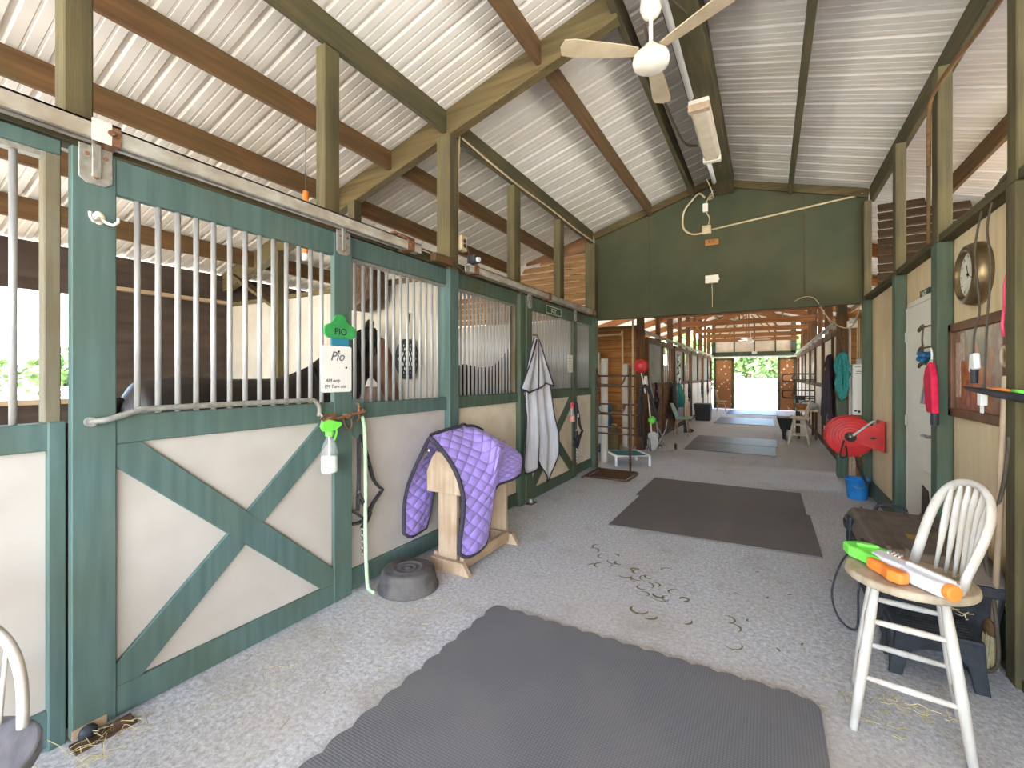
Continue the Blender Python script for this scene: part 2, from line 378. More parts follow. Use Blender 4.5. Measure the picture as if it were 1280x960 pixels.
        if bevel:
            k = o.modifiers.new('b', 'BEVEL'); k.width = bevel; k.segments = seg; k.limit_method = 'ANGLE'; k.angle_limit = .7
        if sub:
            k = o.modifiers.new('u', 'SUBSURF'); k.levels = sub; k.render_levels = sub
        return o
LOC = {}

def spline(pts, k=6, closed=False):
    P = [Vector(p) for p in pts]; n = len(P); out = []
    rng = n if closed else n - 1
    for i in range(rng):
        p0 = P[(i - 1) % n] if closed or i > 0 else P[0]; p1 = P[i]; p2 = P[(i + 1) % n]
        p3 = P[(i + 2) % n] if closed or i + 2 < n else P[-1]
        for j in range(k):
            t = j / k
            out.append(.5 * ((2 * p1) + (-p0 + p2) * t + (2 * p0 - 5 * p1 + 4 * p2 - p3) * t * t + (-p0 + 3 * p1 - 3 * p2 + p3) * t ** 3))
    if not closed: out.append(P[-1])
    return out

def thing(name, label, cat, loc=(0, 0, 0), rz=0.0, group=None, kind=None):
    o = bpy.data.objects.new(name, None); COL.objects.link(o); o.empty_display_size = .1
    o.location = loc; o.rotation_euler = (0, 0, rz); LOC[o.name] = Vector(loc)
    return tag(o, label, cat, group, kind)
def tag(o, label, cat, group=None, kind=None):
    o['label'] = label; o['category'] = cat
    if group: o['group'] = group
    if kind: o['kind'] = kind
    return o
def struct(name, mb, mat, label, cat, **kw):
    return tag(mb.build(name, mat, **kw), label, cat, None, 'structure')
def clone(o, loc, parent):                                   # a copy of one part
    c = o.copy(); COL.objects.link(c); c.parent = parent; c.location = loc; LOC[c.name] = LOC[parent.name]
    return c
def copy_thing(root, loc, rz, label, group=None):            # a thing with its parts and their sub-parts
    r = root.copy(); COL.objects.link(r); r.location = loc; r.rotation_euler = (0, 0, rz); r['label'] = label
    if group: r['group'] = group
    LOC[r.name] = Vector(loc)
    for ch in list(root.children):
        c = ch.copy(); COL.objects.link(c); c.parent = r
        for g in list(ch.children):
            d = g.copy(); COL.objects.link(d); d.parent = c
    return r
FACE_XP, FACE_XN, FACE_YN = (PI / 2, 0, PI / 2), (PI / 2, 0, -PI / 2), (PI / 2, 0, 0)
def text(s, size, loc, rot, mat, parent, name='lettering', shear=0.0, ext=.001):
    cu = bpy.data.curves.new('t', 'FONT'); cu.body = s; cu.size = size; cu.extrude = ext; cu.align_x = 'CENTER'; cu.align_y = 'CENTER'; cu.shear = shear
    o = bpy.data.objects.new('t', cu); COL.objects.link(o); bpy.context.view_layer.update()
    me = bpy.data.meshes.new_from_object(o.evaluated_get(bpy.context.evaluated_depsgraph_get()))
    bpy.data.objects.remove(o); me.materials.append(MT[mat])
    R = Euler(rot).to_matrix().to_4x4(); me.transform(Matrix.Translation(Vector(loc) - LOC[parent.name]) @ R)
    n = bpy.data.objects.new(name, me); COL.objects.link(n); n.parent = parent; LOC[n.name] = LOC[parent.name]
    return n
# ------------------------------------------------------------------ setting
XL, XR, YG, YE = -2.5, 1.1, 7.15, 22.5            # aisle walls, dividing gable, far end
XO, XP = -6.2, 4.8                                # outer walls
RIDGE = -.72
def Zr(x): return 4.42 - .29 * abs(x - RIDGE)

struct('floor', MB().box(XO - .1, -5.2, -.12, XP + .1, YE + .4, 0), 'floor', 'grey concrete floor running the length of the barn aisle', 'floor')
struct('ground', MB().box(-90, -60, -.3, 90, 120, -.1), 'ground', 'pale sandy ground around the barn', 'ground')
struct('trim_16', MB().box(-2.6, -1.15, 2.47, -2.505, YG - .15, 2.545), 'woodYg', 'brown header behind the sliding door tracks', 'trim')
MB_ = MB().box(XO + .1, -1.0, 0, XL - .12, YG - .06, .03)
struct('floor_bedding', MB_, 'stallfloor', 'trodden brown bedding on the stall floors', 'floor')

# corrugated roof sheets
prof = [(0, 0), (.012, .02), (.034, .02), (.046, 0), (.098, 0), (.102, .0028), (.114, .0028), (.118, 0), (.168, 0), (.172, .0028), (.184, .0028), (.188, 0)]
mb = MB(); cols = []
y = -5.4
while y < YE + .6:
    for a, h in prof: cols.append((y + a, h))
    y += .2286
for x0, x1 in ((RIDGE, -7.0), (RIDGE, 5.5)):
    o = len(mb.v)
    for yy, h in cols:
        mb.v.append((x0, yy, Zr(x0) + h)); mb.v.append((x1, yy, Zr(x1) + h))
    for i in range(len(cols) - 1): mb.f.append((o + 2 * i, o + 2 * i + 1, o + 2 * i + 3, o + 2 * i + 2))
struct('ceiling', mb, 'tin', 'ribbed beige metal roof sheets over the barn', 'roof', clean=False)

# dividing gable
g = [(XL, 2.45), (XR, 2.45), (XR, Zr(XR) - .02), (RIDGE, Zr(RIDGE) - .03), (XL, Zr(XL) - .02)]
struct('wall_gable', MB().prism([(a, b) for a, b in g], (0, YG + .05, 0), (1, 0, 0), (0, 0, 1), .06), 'gable', 'dark green plywood gable wall above the aisle opening', 'wall')
mb = MB().box(XL, YG - .035, 2.43, XR, YG - .01, 2.50).box(XL, YG - .05, 2.42, XR, YG + .06, 2.445)
struct('trim_1', mb, 'gable', 'green trim along the bottom of the gable wall', 'trim')
mb = MB()
for x in (-1.62, .42): mb.box(x, YG - .017, 2.5, x + .012, YG - .008, Zr(x) - .03)
struct('trim_2', mb, 'woodYg', 'thin vertical seams on the green gable wall', 'trim')
mb = MB()
for s in (1, -1):
    xe = XR if s > 0 else XL
    mb.bar((RIDGE, YG - .04, Zr(RIDGE) - .1), (xe, YG - .04, Zr(xe) - .1), .05, .1)
struct('trim_3', mb, 'woodX', 'brown trim boards following the gable slope', 'trim')

# stalls: partitions, outer wall, far wall
mb = MB().box(XO + .05, 3.26, 0, XL - .12, 3.30, 2.40)
struct('wall_partition', mb, 'white_wall', 'white boarded partition between the two near stalls', 'wall')
struct('trim_4', MB().box(XO + .05, 3.24, 2.40, XL - .12, 3.32, 2.45), 'woodX', 'brown cap board on the white stall partition', 'trim')
mb = MB()
mb.box(XO - .05, -1.2, 0, XO, YG, 1.25)
mb.box(XO - .05, -1.2, 1.25, XO, .25, 2.43).box(XO - .05, 1.78, 1.25, XO, 3.6, 2.43).box(XO - .05, 6.9, 1.25, XO, YG, 2.43)
mb.box(XO - .05, .25, 2.34, XO, 1.78, 2.45).box(XO - .05, 3.6, 2.34, XO, 6.9, 2.45)
struct('wall_left', mb, 'darkboard', 'dark boarded outer wall at the back of the near stalls', 'wall')
mb = MB().box(XO - .03, -1.2, 2.45, XO + .02, YG, 2.805)
struct('trim_5', mb, 'darkboard', 'dark fascia board under the eaves behind the stalls', 'trim')
mb = MB().box(XO, 1.78, 2.43, XO + .1, YG, 2.47).box(XO, -1.2, 2.43, XO + .1, .25, 2.47).box(XO, .25, 1.22, XO + .06, 1.78, 1.27).box(XO, .2, 1.25, XO + .03, .25, 2.36).box(XO, 1.76, 1.25, XO + .03, 1.84, 2.43)
struct('trim_6', mb, 'rawY', 'pale ledge boards along the back of the near stalls', 'trim')
struct('wall_back', MB().box(XO, YG - .03, 0, XL - .08, YG + .05, 2.45), 'white_wall', 'white boarded end wall of the second stall', 'wall')

# right wall of plywood with a door opening
mb = MB().box(XR + .02, -.6, 0, XR + .06, 4.36, 2.45).box(XR + .02, 5.36, 0, XR + .06, YG, 2.45).box(XR + .02, 4.36, 2.115, XR + .06, 5.36, 2.45)
struct('wall_right', mb, 'ply', 'tan plywood wall along the right of the aisle', 'wall')
struct('baseboard_right', MB().box(XR - .02, -.6, .05, XR + .02, 4.2, .25).box(XR - .02, 5.55, .05, XR + .02, 6.98, .2), 'green_far', 'dark green kickboard along the plywood wall', 'baseboard')
struct('trim_7', MB().box(XR - .05, -.6, 0, XR + .02, 4.2, .05), 'woodYg', 'brown sill plate on the floor under the green kickboard', 'trim')
struct('trim_8', MB().box(XR - .06, -.6, 2.44, XR + .08, YG - .03, 2.49), 'woodYg', 'brown top plate running along the plywood wall', 'trim')
mb = MB().box(XR + .0, 4.36, 0, XR + .05, 4.41, 2.15).box(XR + .0, 5.33, 0, XR + .05, 5.37, 2.15).box(XR + .0, 4.36, 2.11, XR + .05, 5.37, 2.15)
struct('trim_9', mb, 'door', 'thin white frame around the white door', 'trim')
d = struct('door_1', MB().box(XR + .0, 4.42, .012, XR + .035, 5.325, 2.105), 'door', 'white door in the plywood wall', 'door', bevel=.004)
mb = MB()
for z in (.25, 1.1, 1.85): mb.box(XR - .006, 5.32, z - .045, XR + .004, 5.35, z + .045).cyl((XR - .008, 5.335, z - .045), (XR - .008, 5.335, z + .045), .007, n=8)
mb.build('hinge', 'galv', d)
mb = MB().cyl((XR + .0, 4.535, 1.035), (XR - .012, 4.535, 1.035), .03).cyl((XR - .01, 4.535, 1.035), (XR - .055, 4.535, 1.035), .011)
mb.tube([(XR - .05, 4.53, 1.035), (XR - .055, 4.57, 1.04), (XR - .05, 4.66, 1.033)], .011, 8, smooth=4)
mb.cyl((XR + .0, 4.535, 1.13), (XR - .018, 4.535, 1.13), .024)
mb.build('door_handle', 'chrome', d, smooth=True)
cf = MB().box(XR - .012, 4.47, .2, XR + .002, 4.88, .74).build('pet_flap', 'offwhite', d, bevel=.006)
mb = MB().prism([(4.55, .26), (4.64, .6), (4.80, .62), (4.81, .3), (4.74, .28), (4.70, .42), (4.66, .27)], (XR - .013, 0, 0), (0, 1, 0), (0, 0, 1), -.006)
mb.build('torn_flap', 'darkboard', cf)
struct('wall_outer', MB().box(XP, -.6, 0, XP + .05, YG, .6).box(XP, -.6, 2.1, XP + .05, YG, 2.5), 'darkboard', 'dark outer wall of the tack room', 'wall')

# louvred ends above the stall and tack-room walls: tilted slats
def louver(x0, x1, y, zb, name, mat, label):
    mb = MB(); z = zb + .02
    while z < max(Zr(x0), Zr(x1)) - .2:
        def clip(x): return Zr(x) - .06
        xa, xb = x0, x1
        if abs(x0 - RIDGE) > abs(x1 - RIDGE):
            while clip(xa) < z + .1 and xa < xb - .1: xa += .05
        else:
            while clip(xb) < z + .1 and xb > xa + .1: xb -= .05
        mb.bar((xa, y, z + .045), (xb, y, z + .045), .022, .125, up=(0, .6, .8))
        z += .108
    return tag(mb.build(name, mat), label, 'louvered vent', None, 'structure')
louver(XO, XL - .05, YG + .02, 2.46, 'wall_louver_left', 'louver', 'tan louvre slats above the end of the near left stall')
louver(XR + .1, XP, YG + .02, 2.46, 'wall_louver_right', 'louver_shaded', 'louvre slats with shade put into their colour above the tack room end wall')
MBt = MB().prism([(XL - .05, Zr(XL - .05) - .03), (XL - .05, 3.58), (-3.75, 3.46), (-3.75, Zr(-3.75) - .03)], (0, YG - .05, 0), (1, 0, 0), (0, 0, 1), .02)
struct('trim_10', MBt, 'brownboard', 'brown filler board above the tan louvre slats', 'trim')
struct('wall_tack', MB().box(XR + .06, YG - .03, 0, XP, YG + .03, 2.45), 'ply', 'end wall of the tack room', 'wall')

# ------------------------------------------------------------------ far barn shell
XF, XG = -2.25, 1.05
mb = MB().box(XO, 9.6, 0, XF - .06, 9.66, 2.52)
struct('wall_wash', mb, 'plank', 'orange brown plank wall at the back of the wash bay', 'wall')
struct('trim_11', MB().box(XO, 9.56, 2.52, XF - .06, 9.68, 2.58), 'woodX', 'brown cap board on the wash bay plank wall', 'trim')
struct('wall_wash_side', MB().box(XO - .05, YG + .1, 0, XO, 9.6, 2.0), 'plank', 'plank side wall of the wash bay', 'wall')
mb = MB()
mb.box(1.02, 8.2, 0, XP, 8.26, 2.42)
struct('wall_heater', mb, 'plank', 'orange plank wall beyond the right end of the green gable', 'wall')
mb = MB()
for i in range(1, 14): mb.box(1.02, 8.19, i * .175 - .004, XP, 8.2, i * .175 + .004)
struct('trim_12', mb, 'woodZd', 'dark grooves between the orange planks', 'trim')
mb = MB()
for i in range(1, 14): mb.box(XO, 9.588, i * .19 - .005, XF - .06, 9.6, i * .19 + .005)
struct('trim_13', mb, 'woodZd', 'dark grooves between the wash bay planks', 'trim')
struct('wall_far_left', MB().box(XO - .05, 9.6, 0, XO, YE, .6).box(XO - .05, 9.6, 2.4, XO, YE, 2.6), 'darkboard', 'outer wall of the far left stalls', 'wall')
struct('wall_far_right', MB().box(XP, YG, 0, XP + .05, YE, .6).box(XP, YG, 2.4, XP + .05, YE, 2.6), 'darkboard', 'outer wall of the far right stalls', 'wall')
g = [(XF, 2.4), (XG, 2.4), (XG, Zr(XG)), (RIDGE, Zr(RIDGE) - .03), (XF, Zr(XF))]
struct('wall_end', MB().prism(g, (0, YE + .05, 0), (1, 0, 0), (0, 0, 1), .06), 'cream_dirty', 'cream panelled gable above the far doorway', 'wall')
mb = MB().box(XF, YE - .06, 2.38, XG, YE - .012, 2.58).box(XF, YE - .06, 2.5, XF + .16, YE - .012, 3.8).box(XG - .2, YE - .06, 2.5, XG, YE - .012, 3.8)
for x in (-1.35, -.55, .25): mb.box(x, YE - .05, 2.5, x + .06, YE - .012, 4.1)
struct('trim_14', mb, 'green_far', 'green framing battens on the far cream gable', 'trim')
struct('wall_end_left', MB().box(XO, YE, 0, XF, YE + .06, 2.0), 'darkboard', 'end wall of the far left stalls', 'wall')
struct('wall_end_right', MB().box(XG, YE, 0, XP, YE + .06, 2.0), 'darkboard', 'end wall of the far right stalls', 'wall')
door_label = ('brown dotted sliding door left of the far bright doorway', 'brown dotted sliding door right of the far bright doorway')
for i, (a, b_) in enumerate(((XF + .1, -1.32), (.36, XG - .02))):
    dd = struct('door_%d' % (i + 2), MB().box(a, YE - .16, .03, b_, YE - .11, 2.30), 'pegboard', door_label[i], 'door')
    MB().box(a, YE - .175, .03, a + .1, YE - .16, 2.3).box(b_ - .1, YE - .175, .03, b_, YE - .16, 2.3).box(a, YE - .175, 2.2, b_, YE - .16, 2.3).build('door_frame', 'woodZ', dd)
struct('trim_15', MB().box(XF, YE - .2, 2.32, XG, YE - .08, 2.38), 'white', 'white sliding door rail over the far doorway', 'trim')

# ------------------------------------------------------------------ roof timbers
def beam(name, p, q, w, h, mat, label, cat='roof beam', up=(0, 0, 1), group=None):
    return tag(MB().bar(p, q, w, h, up).build(name, mat, bevel=.006, seg=1), label, cat, group, 'thing')
y0, y1 = -5.2, YG - .06
for x, lab, mt in ((-1.585, 'brown purlin over the aisle, between the stall-front beam and the ridge', 'woodY'),
                   (-3.2, 'brown purlin over the near stalls, next behind the stall-front beam', 'woodY'),
                   (-3.95, 'brown purlin over the near stalls, second behind the stall-front beam', 'woodY'),
                   (-4.75, 'brown purlin deep over the near stalls, seen above the door bars', 'woodY'),
                   (-5.5, 'brown purlin closest to the outer wall of the near stalls', 'woodY'),
                   (.26, 'dark purlin over the aisle, right of the ridge beam', 'woodYg'),
                   (1.75, 'brown purlin behind the posts over the plywood wall', 'woodY'),
                   (2.7, 'brown purlin over the middle of the tack room', 'woodY'),
                   (3.7, 'brown purlin over the outer part of the tack room', 'woodY')):
    beam('roof_purlin', (x, y0, Zr(x) - .105), (x, y1, Zr(x) - .105), .045, .185, mt, lab)
beam('eave_girder', (-2.53, y0, Zr(-2.53) - .11), (-2.53, y1, Zr(-2.53) - .11), .05, .2, 'woodYg', 'dark green-brown beam above the near stall fronts')
beam('eave_girder', (1.13, y0, Zr(1.13) - .11), (1.13, y1, Zr(1.13) - .11), .05, .2, 'woodYg', 'green-brown beam on the posts above the plywood wall')
beam('ridge_girder', (-.54, y0, 4.23), (-.54, y1, 4.23), .24, .26, 'woodYg', 'wide dark ridge beam carrying the tube light', 'ridge beam')
beam('ridge_board', (-.97, y0, 4.235), (-.97, y1, 4.235), .05, .19, 'woodYg', 'dark board beside the ridge beam with cables along it', 'ridge beam')
# the big cross rafter over the second post
beam('cross_rafter', (-.98, 3.25, Zr(-.98) - .125), (XO, 3.25, Zr(XO) - .125), .10, .23, 'woodX', 'heavy cross rafter sloping from the ridge down over the near stalls', 'rafter')
beam('cross_rafter', (-.42, 3.25, Zr(-.42) - .125), (XP, 3.25, Zr(XP) - .125), .10, .23, 'woodX', 'heavy cross rafter sloping down over the plywood wall', 'rafter')
# struts standing on the stall front and the plywood wall
for ya, yb, x0, x1, lab in ((.68, .775, -2.6, -2.5, 'brown timber strut above the left end of the near stall door'),
                            (1.93, 2.05, -2.6, -2.51, 'tan timber strut above the right end of the near stall door'),
                            (4.43, 4.58, -2.6, -2.5, 'brown strut above the post beside the grey horse sheet'),
                            (5.72, 5.86, -2.6, -2.5, 'brown strut in front of the tan louvre slats')):
    tag(MB().box(x0, ya, 2.546, x1, yb, Zr(-2.53) - .215).build('timber_strut', 'woodZ', bevel=.006, seg=1), lab, 'timber strut', None, 'thing')
for x, ya, yb, zt, lab in ((-3.73, 3.2, 3.3, 0, 'tan strut on the stall partition under the cross rafter'), (-4.95, 3.16, 3.24, 1, 'brown strut against the white partition inside the near stall')):
    tag(MB().box(x - .05, ya - .02, .03 if zt else 2.46, x + .05, yb - (.0 if zt else .02), Zr(x) - .24).build('timber_strut', 'woodZ', bevel=.006, seg=1), lab, 'timber strut', None, 'thing')
beam('timber_brace', (-5.0, 3.2, 2.3), (-5.9, 3.2, 2.78), .04, .12, 'woodX', 'brown diagonal brace in the far corner of the near stall', 'timber brace', up=(0, 1, 0))
# full height posts
def post(x0, x1, ya, yb, zs, lab, low='green_far', top='woodZ', ztop=None):
    t = thing('barn_post', lab, 'post', ((x0 + x1) / 2, (ya + yb) / 2, 0))
    MB().box(x0, ya, 0, x1, yb, zs).build('painted_base', low, t, bevel=.006, seg=1)
    MB().box(x0 + .004, ya + .004, zs, x1 - .004, yb - .004, ztop or Zr((x0 + x1) / 2) - .225).build('bare_top', top, t, bevel=.006, seg=1)
    return t
post(-2.62, -2.46, 3.19, 3.33, 2.46, 'green stall post under the cross rafter with bare timber top', 'green')
post(-2.62, -2.46, 4.5, 4.62, 2.44, 'green stall post left of the hanging grey horse sheet', ztop=2.47)
post(-2.62, -2.44, 7.0, 7.14, 2.46, 'green corner post at the left end of the green gable')
post(1.03, 1.118, 4.21, 4.35, 2.44, 'post between the white door and the framed poster')
post(1.03, 1.118, 5.41, 5.53, 2.44, 'post on the far side of the white door')
post(1.03, 1.118, 7.0, 7.14, 2.46, 'green corner post at the right end of the gable, behind the red hose reel')
post(1.03, 1.118, 3.06, 3.17, 2.44, 'post beside the framed poster, nearest on the plywood wall', 'woodZ')

# far barn timbers
for i, (yy, o) in enumerate(zip((9.7, 12.1, 14.5, 16.9, 19.3, 21.7), ('first', 'second', 'third', 'fourth', 'fifth', 'last'))):
    t = thing('roof_truss', 'brown roof truss over the far aisle, %s beyond the green gable' % o, 'roof truss', (RIDGE, yy, 2.5), group='far roof trusses')
    for s, xe in ((-1, XO), (1, XP)):
        MB().bar((RIDGE, yy, Zr(RIDGE) - .12), (xe, yy, Zr(xe) - .12), .08, .2).build('rafter', 'woodwarm', t)
    MB().bar((XF - .05, yy - .07, 3.06), (XG + .05, yy - .07, 3.06), .05, .15).build('tie_beam', 'woodwarm', t)
    for s, xe in ((-1, -1.7), (1, .3)): MB().bar((xe, yy + .05, 3.1), (RIDGE + s * .1, yy + .05, 4.1), .04, .1, up=(0, 1, 0)).build('web_strut', 'woodwarm', t)
    MB().bar((RIDGE, yy + .05, 3.1), (RIDGE, yy + .05, 4.2), .04, .1, up=(0, 1, 0)).build('king_post', 'woodwarm', t)
for x, lab in ((-1.9, 'purlin over the left side of the far aisle'), (.5, 'purlin over the right side of the far aisle'), (-3.4, 'purlin over the far left stalls'), (2.2, 'purlin over the far right stalls'), (RIDGE, 'ridge purlin of the far barn')):
    beam('roof_purlin', (x, YG + .1, Zr(x) - .08), (x, YE, Zr(x) - .08), .05, .14, 'woodY', lab)
# ------------------------------------------------------------------ near stall fronts
BAR = None
def bars(parent, ys, x, z0, z1, r=.0125):
    first = MB().cyl((x, ys[0], z0), (x, ys[0], z1), r, n=10).build('bar', 'bar', parent, smooth=True)
    for yy in ys[1:]: clone(first, (0, yy - ys[0], 0), parent)
def spread(a, b, n): return [a + (b - a) * (i + 1) / (n + 1) for i in range(n)]

def fixed_front(label, a, b, n, paint, panel, trim_left=False, trim_right=False, rail=2.33):
    t = thing('stall_grille', label, 'stall front', (-2.54, (a + b) / 2, 0), group='fixed stall fronts')
    MB().box(-2.58, a, rail, -2.50, b, 2.46).build('top_rail', paint, t, bevel=.005, seg=1)
    MB().box(-2.58, a, 1.20, -2.495, b, 1.31).build('middle_rail', paint, t, bevel=.005, seg=1)
    MB().box(-2.57, a, .02, -2.498, b, .16).build('kick_rail', paint, t, bevel=.005, seg=1)
    MB().box(-2.555, a, .15, -2.52, b, 1.21).build('lower_panel', panel, t)
    MB().box(-2.56, a, rail - .022, -2.515, b, rail).build('bar_channel', 'galv', t)
    for f, yy in ((trim_left, a), (trim_right, b - .05)):
        if f: MB().box(-2.57, yy, 1.31, -2.505, yy + .05, rail).build('side_trim', 'green_old', t, bevel=.004, seg=1)
    bars(t, spread(a + (.05 if trim_left else 0), b - (.05 if trim_right else 0), n), -2.54, 1.30, rail)
    return t

def slide_door(label, a, b, n, paint, panel, sw=.145):
    t = thing('stall_door', label, 'sliding stall door', (-2.46, (a + b) / 2, 0), group='sliding stall doors')
    xb, xf = -2.488, -2.448
    for ya, yb, e in ((a, a + sw, 'left'), (b - sw, b, 'right')):
        MB().box(xb, ya, .02, xf, yb, 2.44).build('stile', paint, t, bevel=.004, seg=1)
    i0, i1 = a + sw, b - sw
    MB().box(xb + .003, i0, 2.285, xf - .003, i1, 2.44).build('top_rail', paint, t, bevel=.004, seg=1)
    MB().box(xb + .003, i0, 1.205, xf - .003, i1, 1.33).build('middle_rail', paint, t, bevel=.004, seg=1)
    MB().box(xb + .003, i0, .02, xf - .003, i1, .15).build('bottom_rail', paint, t, bevel=.004, seg=1)
    MB().box(xb, i0, .14, xb + .014, i1, 1.21).build('lower_panel', panel, t)
    P0, P1, Q0, Q1 = Vector((xf - .012, i0, 1.19)), Vector((xf - .012, i1, .165)), Vector((xf - .012, i0, .165)), Vector((xf - .012, i1, 1.19))
    def brace(p, q, trim0, trim1):
        d = (q - p).normalized(); nrm = Vector((0, -d.z, d.y)) * .062
        pts = [p + nrm, p - nrm, q - nrm, q + nrm]
        def cl(v): return (min(max(v.y, i0), i1), min(max(v.z, .15), 1.205))
        e = [p + nrm + d * .13, p + nrm - d * .0, p - nrm - d * .0, p - nrm + d * .13]
        poly = []
        lo, hi = p + d * trim0, q - d * trim1
        def corner(pt, dd):                                   # square the end into the frame corner
            if abs(pt.y - i0) < .01 or abs(pt.y - i1) < .01:
                yy = pt.y; zz = 1.205 if pt.z > .6 else .15
                return (yy, zz)
        w = .062 / abs(d.z); h = .062 / abs(d.y)
        if trim0 == 0: s0 = [(p.y, p.z + (-h if d.z < 0 else h)), corner(p, d), (p.y + (w if d.y > 0 else -w), 1.205 if p.z > .6 else .15)]
        else: s0 = [((lo - nrm).y, (lo - nrm).z), ((lo + nrm).y, (lo + nrm).z)]
        if trim1 == 0: s1 = [(q.y, q.z + (h if d.z < 0 else -h)), corner(q, d), (q.y - (w if d.y > 0 else -w), 1.205 if q.z > .6 else .15)]
        else: s1 = [((hi + nrm).y, (hi + nrm).z), ((hi - nrm).y, (hi - nrm).z)]
        poly = s0 + s1
        c = Vector((sum(q_[0] for q_ in poly) / len(poly), sum(q_[1] for q_ in poly) / len(poly)))
        poly.sort(key=lambda q_: math.atan2(q_[1] - c.y, q_[0] - c.x))
        MB().prism(poly, (xb + .013, 0, 0), (0, 1, 0), (0, 0, 1), .022).build('cross_brace', paint, t, bevel=.003, seg=1)
    brace(P0, P1, 0, 0)
    L_ = (Q1 - Q0).length / 2; k = .062 / math.sin(2 * math.atan2(1.025, i1 - i0))
    brace(Q0, Q1, 0, L_ + k); brace(Q0, Q1, L_ + k, 0)
    bars(t, spread(i0, i1, n), (xb + xf) / 2, 1.31, 2.29)
    for yy in (a + .075, b - .075):
        mb = MB().prism([(-.055, 2.32), (-.03, 2.30), (.03, 2.30), (.055, 2.32), (.055, 2.46), (-.055, 2.46)], (xf, yy, 0), (0, 1, 0), (0, 0, 1), .006)
        mb.bar((xf + .008, yy, 2.33), (xf + .008, yy, 2.52), .03, .012, up=(1, 0, 0))
        hb = mb.build('hanger_bracket', 'galv', t, bevel=.002, seg=1)
        mb = MB()
        for dy, dz in ((-.03, 2.42), (.03, 2.42), (0, 2.33)): mb.cyl((xf + .004, yy + dy, dz), (xf + .012, yy + dy, dz), .008, n=8)
        mb.build('bolt', 'rust', hb)
    return t

t0 = fixed_front('fixed stall panel with bars left of the near sliding door', -1.15, .675, 22, 'green', 'cream', trim_right=True, rail=2.40)
MB().box(-2.585, .632, .0, -2.488, .686, 1.315).build('edge_stile', 'green', t0, bevel=.004, seg=1)
MB().box(-2.66, .60, 0, -2.592, .74, 1.30).build('dark_seam_backing', 'woodZd', t0)  # dark backing added behind the door seam, stands in for its shade
d1 = slide_door('near sliding stall door with a green cross brace and the green name sign', .69, 2.10, 13, 'green', 'cream')
fixed_front('fixed stall panel with bars above the black feed pan', 2.125, 3.19, 13, 'green', 'cream', rail=2.32)
fixed_front('fixed stall panel with bars behind the purple quilted cover', 3.33, 4.5, 16, 'green_far', 'cream_dirty', trim_right=True, rail=2.32)
d2 = slide_door('far sliding stall door with a dark green cross brace, half hidden by a grey horse sheet', 4.63, 6.22, 15, 'green_far', 'cream_dirty')
fixed_front('narrow fixed stall panel with bars beside the green gable corner', 6.23, 7.0, 10, 'green_far', 'cream_dirty', rail=2.32)

MB().tube([(-2.438, .74, 1.31), (-2.425, .80, 1.316), (-2.43, .90, 1.345), (-2.435, 1.0, 1.352), (-2.435, 1.7, 1.352), (-2.435, 1.80, 1.345), (-2.43, 1.83, 1.30), (-2.44, 1.835, 1.25)], .0135, 8, smooth=5).build('guard_strap', 'galv', d1, smooth=True)
MB().cyl((-2.446, .745, 1.31), (-2.425, .745, 1.31), .02).build('strap_end', 'galv', d1)
mb = MB().tube([(-2.43, 1.835, 1.28), (-2.42, 1.84, 1.24)], .006, 6)
for k in range(5): mb.lathe([(.006, -.003), (.012, 0), (.006, .003)], (-2.42, 1.838, 1.25 - k * .018), 8, 'X' if k % 2 else 'Y')
mb.build('chain', 'chrome', d1)
MB().cyl((-2.446, 1.90, 1.22), (-2.40, 1.90, 1.22), .022, n=8).cyl((-2.42, 1.90, 1.22), (-2.42, 2.19, 1.255), .009).cyl((-2.446, 2.03, 1.235), (-2.40, 2.03, 1.235), .016, n=8).box(-2.446, 1.87, 1.20, -2.435, 1.96, 1.26).build('latch_bolt', 'rust', d1)
MB().tube([(-2.42, 2.0, 1.235), (-2.40, 2.005, 1.17), (-2.39, 2.03, 1.15), (-2.39, 2.05, 1.18), (-2.40, 2.05, 1.22)], .008, 8, smooth=4).build('latch_hook', 'ironbrown', d1, smooth=True)
MB().box(-2.449, .69, .022, -2.443, .80, .06).build('worn_wood_edge', 'raw', d1)

t = thing('latch_plate', 'green rounded latch plate with a rusty catch, right of the near stall door', 'latch', (-2.49, 2.165, 1.2))
MB().prism([(2.125, 1.12), (2.14, 1.08), (2.17, 1.065), (2.20, 1.08), (2.215, 1.12), (2.215, 1.34), (2.125, 1.34)], (-2.495, 0, 0), (0, 1, 0), (0, 0, 1), .03).build('plate', 'green', t, bevel=.004)
MB().tube([(-2.462, 2.15, 1.20), (-2.44, 2.15, 1.20), (-2.44, 2.15, 1.30), (-2.462, 2.15, 1.31)], .009, 8, smooth=3).cyl((-2.465, 2.18, 1.255), (-2.43, 2.18, 1.255), .02, n=8).build('catch', 'rust', t, smooth=True)

def door_track(label, a, b, z):
    t = thing('door_track', label, 'sliding door track', (-2.43, (a + b) / 2, z), group='sliding door tracks')
    mb = MB().box(-2.465, a, z + .062, -2.395, b, z + .07).box(-2.465, a, z, -2.457, b, z + .07).box(-2.403, a, z, -2.395, b, z + .07).box(-2.457, a, z, -2.443, b, z + .006).box(-2.417, a, z, -2.403, b, z + .006)
    mb.build('rail_box', 'track', t)
    for yy in (a + .1, (a + b) / 2, b - .12):
        mb = MB().box(-2.5, yy - .035, z - .006, -2.388, yy + .035, z + .0).box(-2.395, yy - .035, z, -2.388, yy + .035, z + .078).box(-2.5, yy - .035, z + .071, -2.388, yy + .035, z + .08)
        mb.cyl((-2.388, yy, z + .04), (-2.378, yy, z + .04), .012, n=8)
        mb.build('track_bracket', 'rust', t)
    return t
door_track('dusty galvanised track carrying the near sliding stall door', -1.15, 2.74, 2.475)
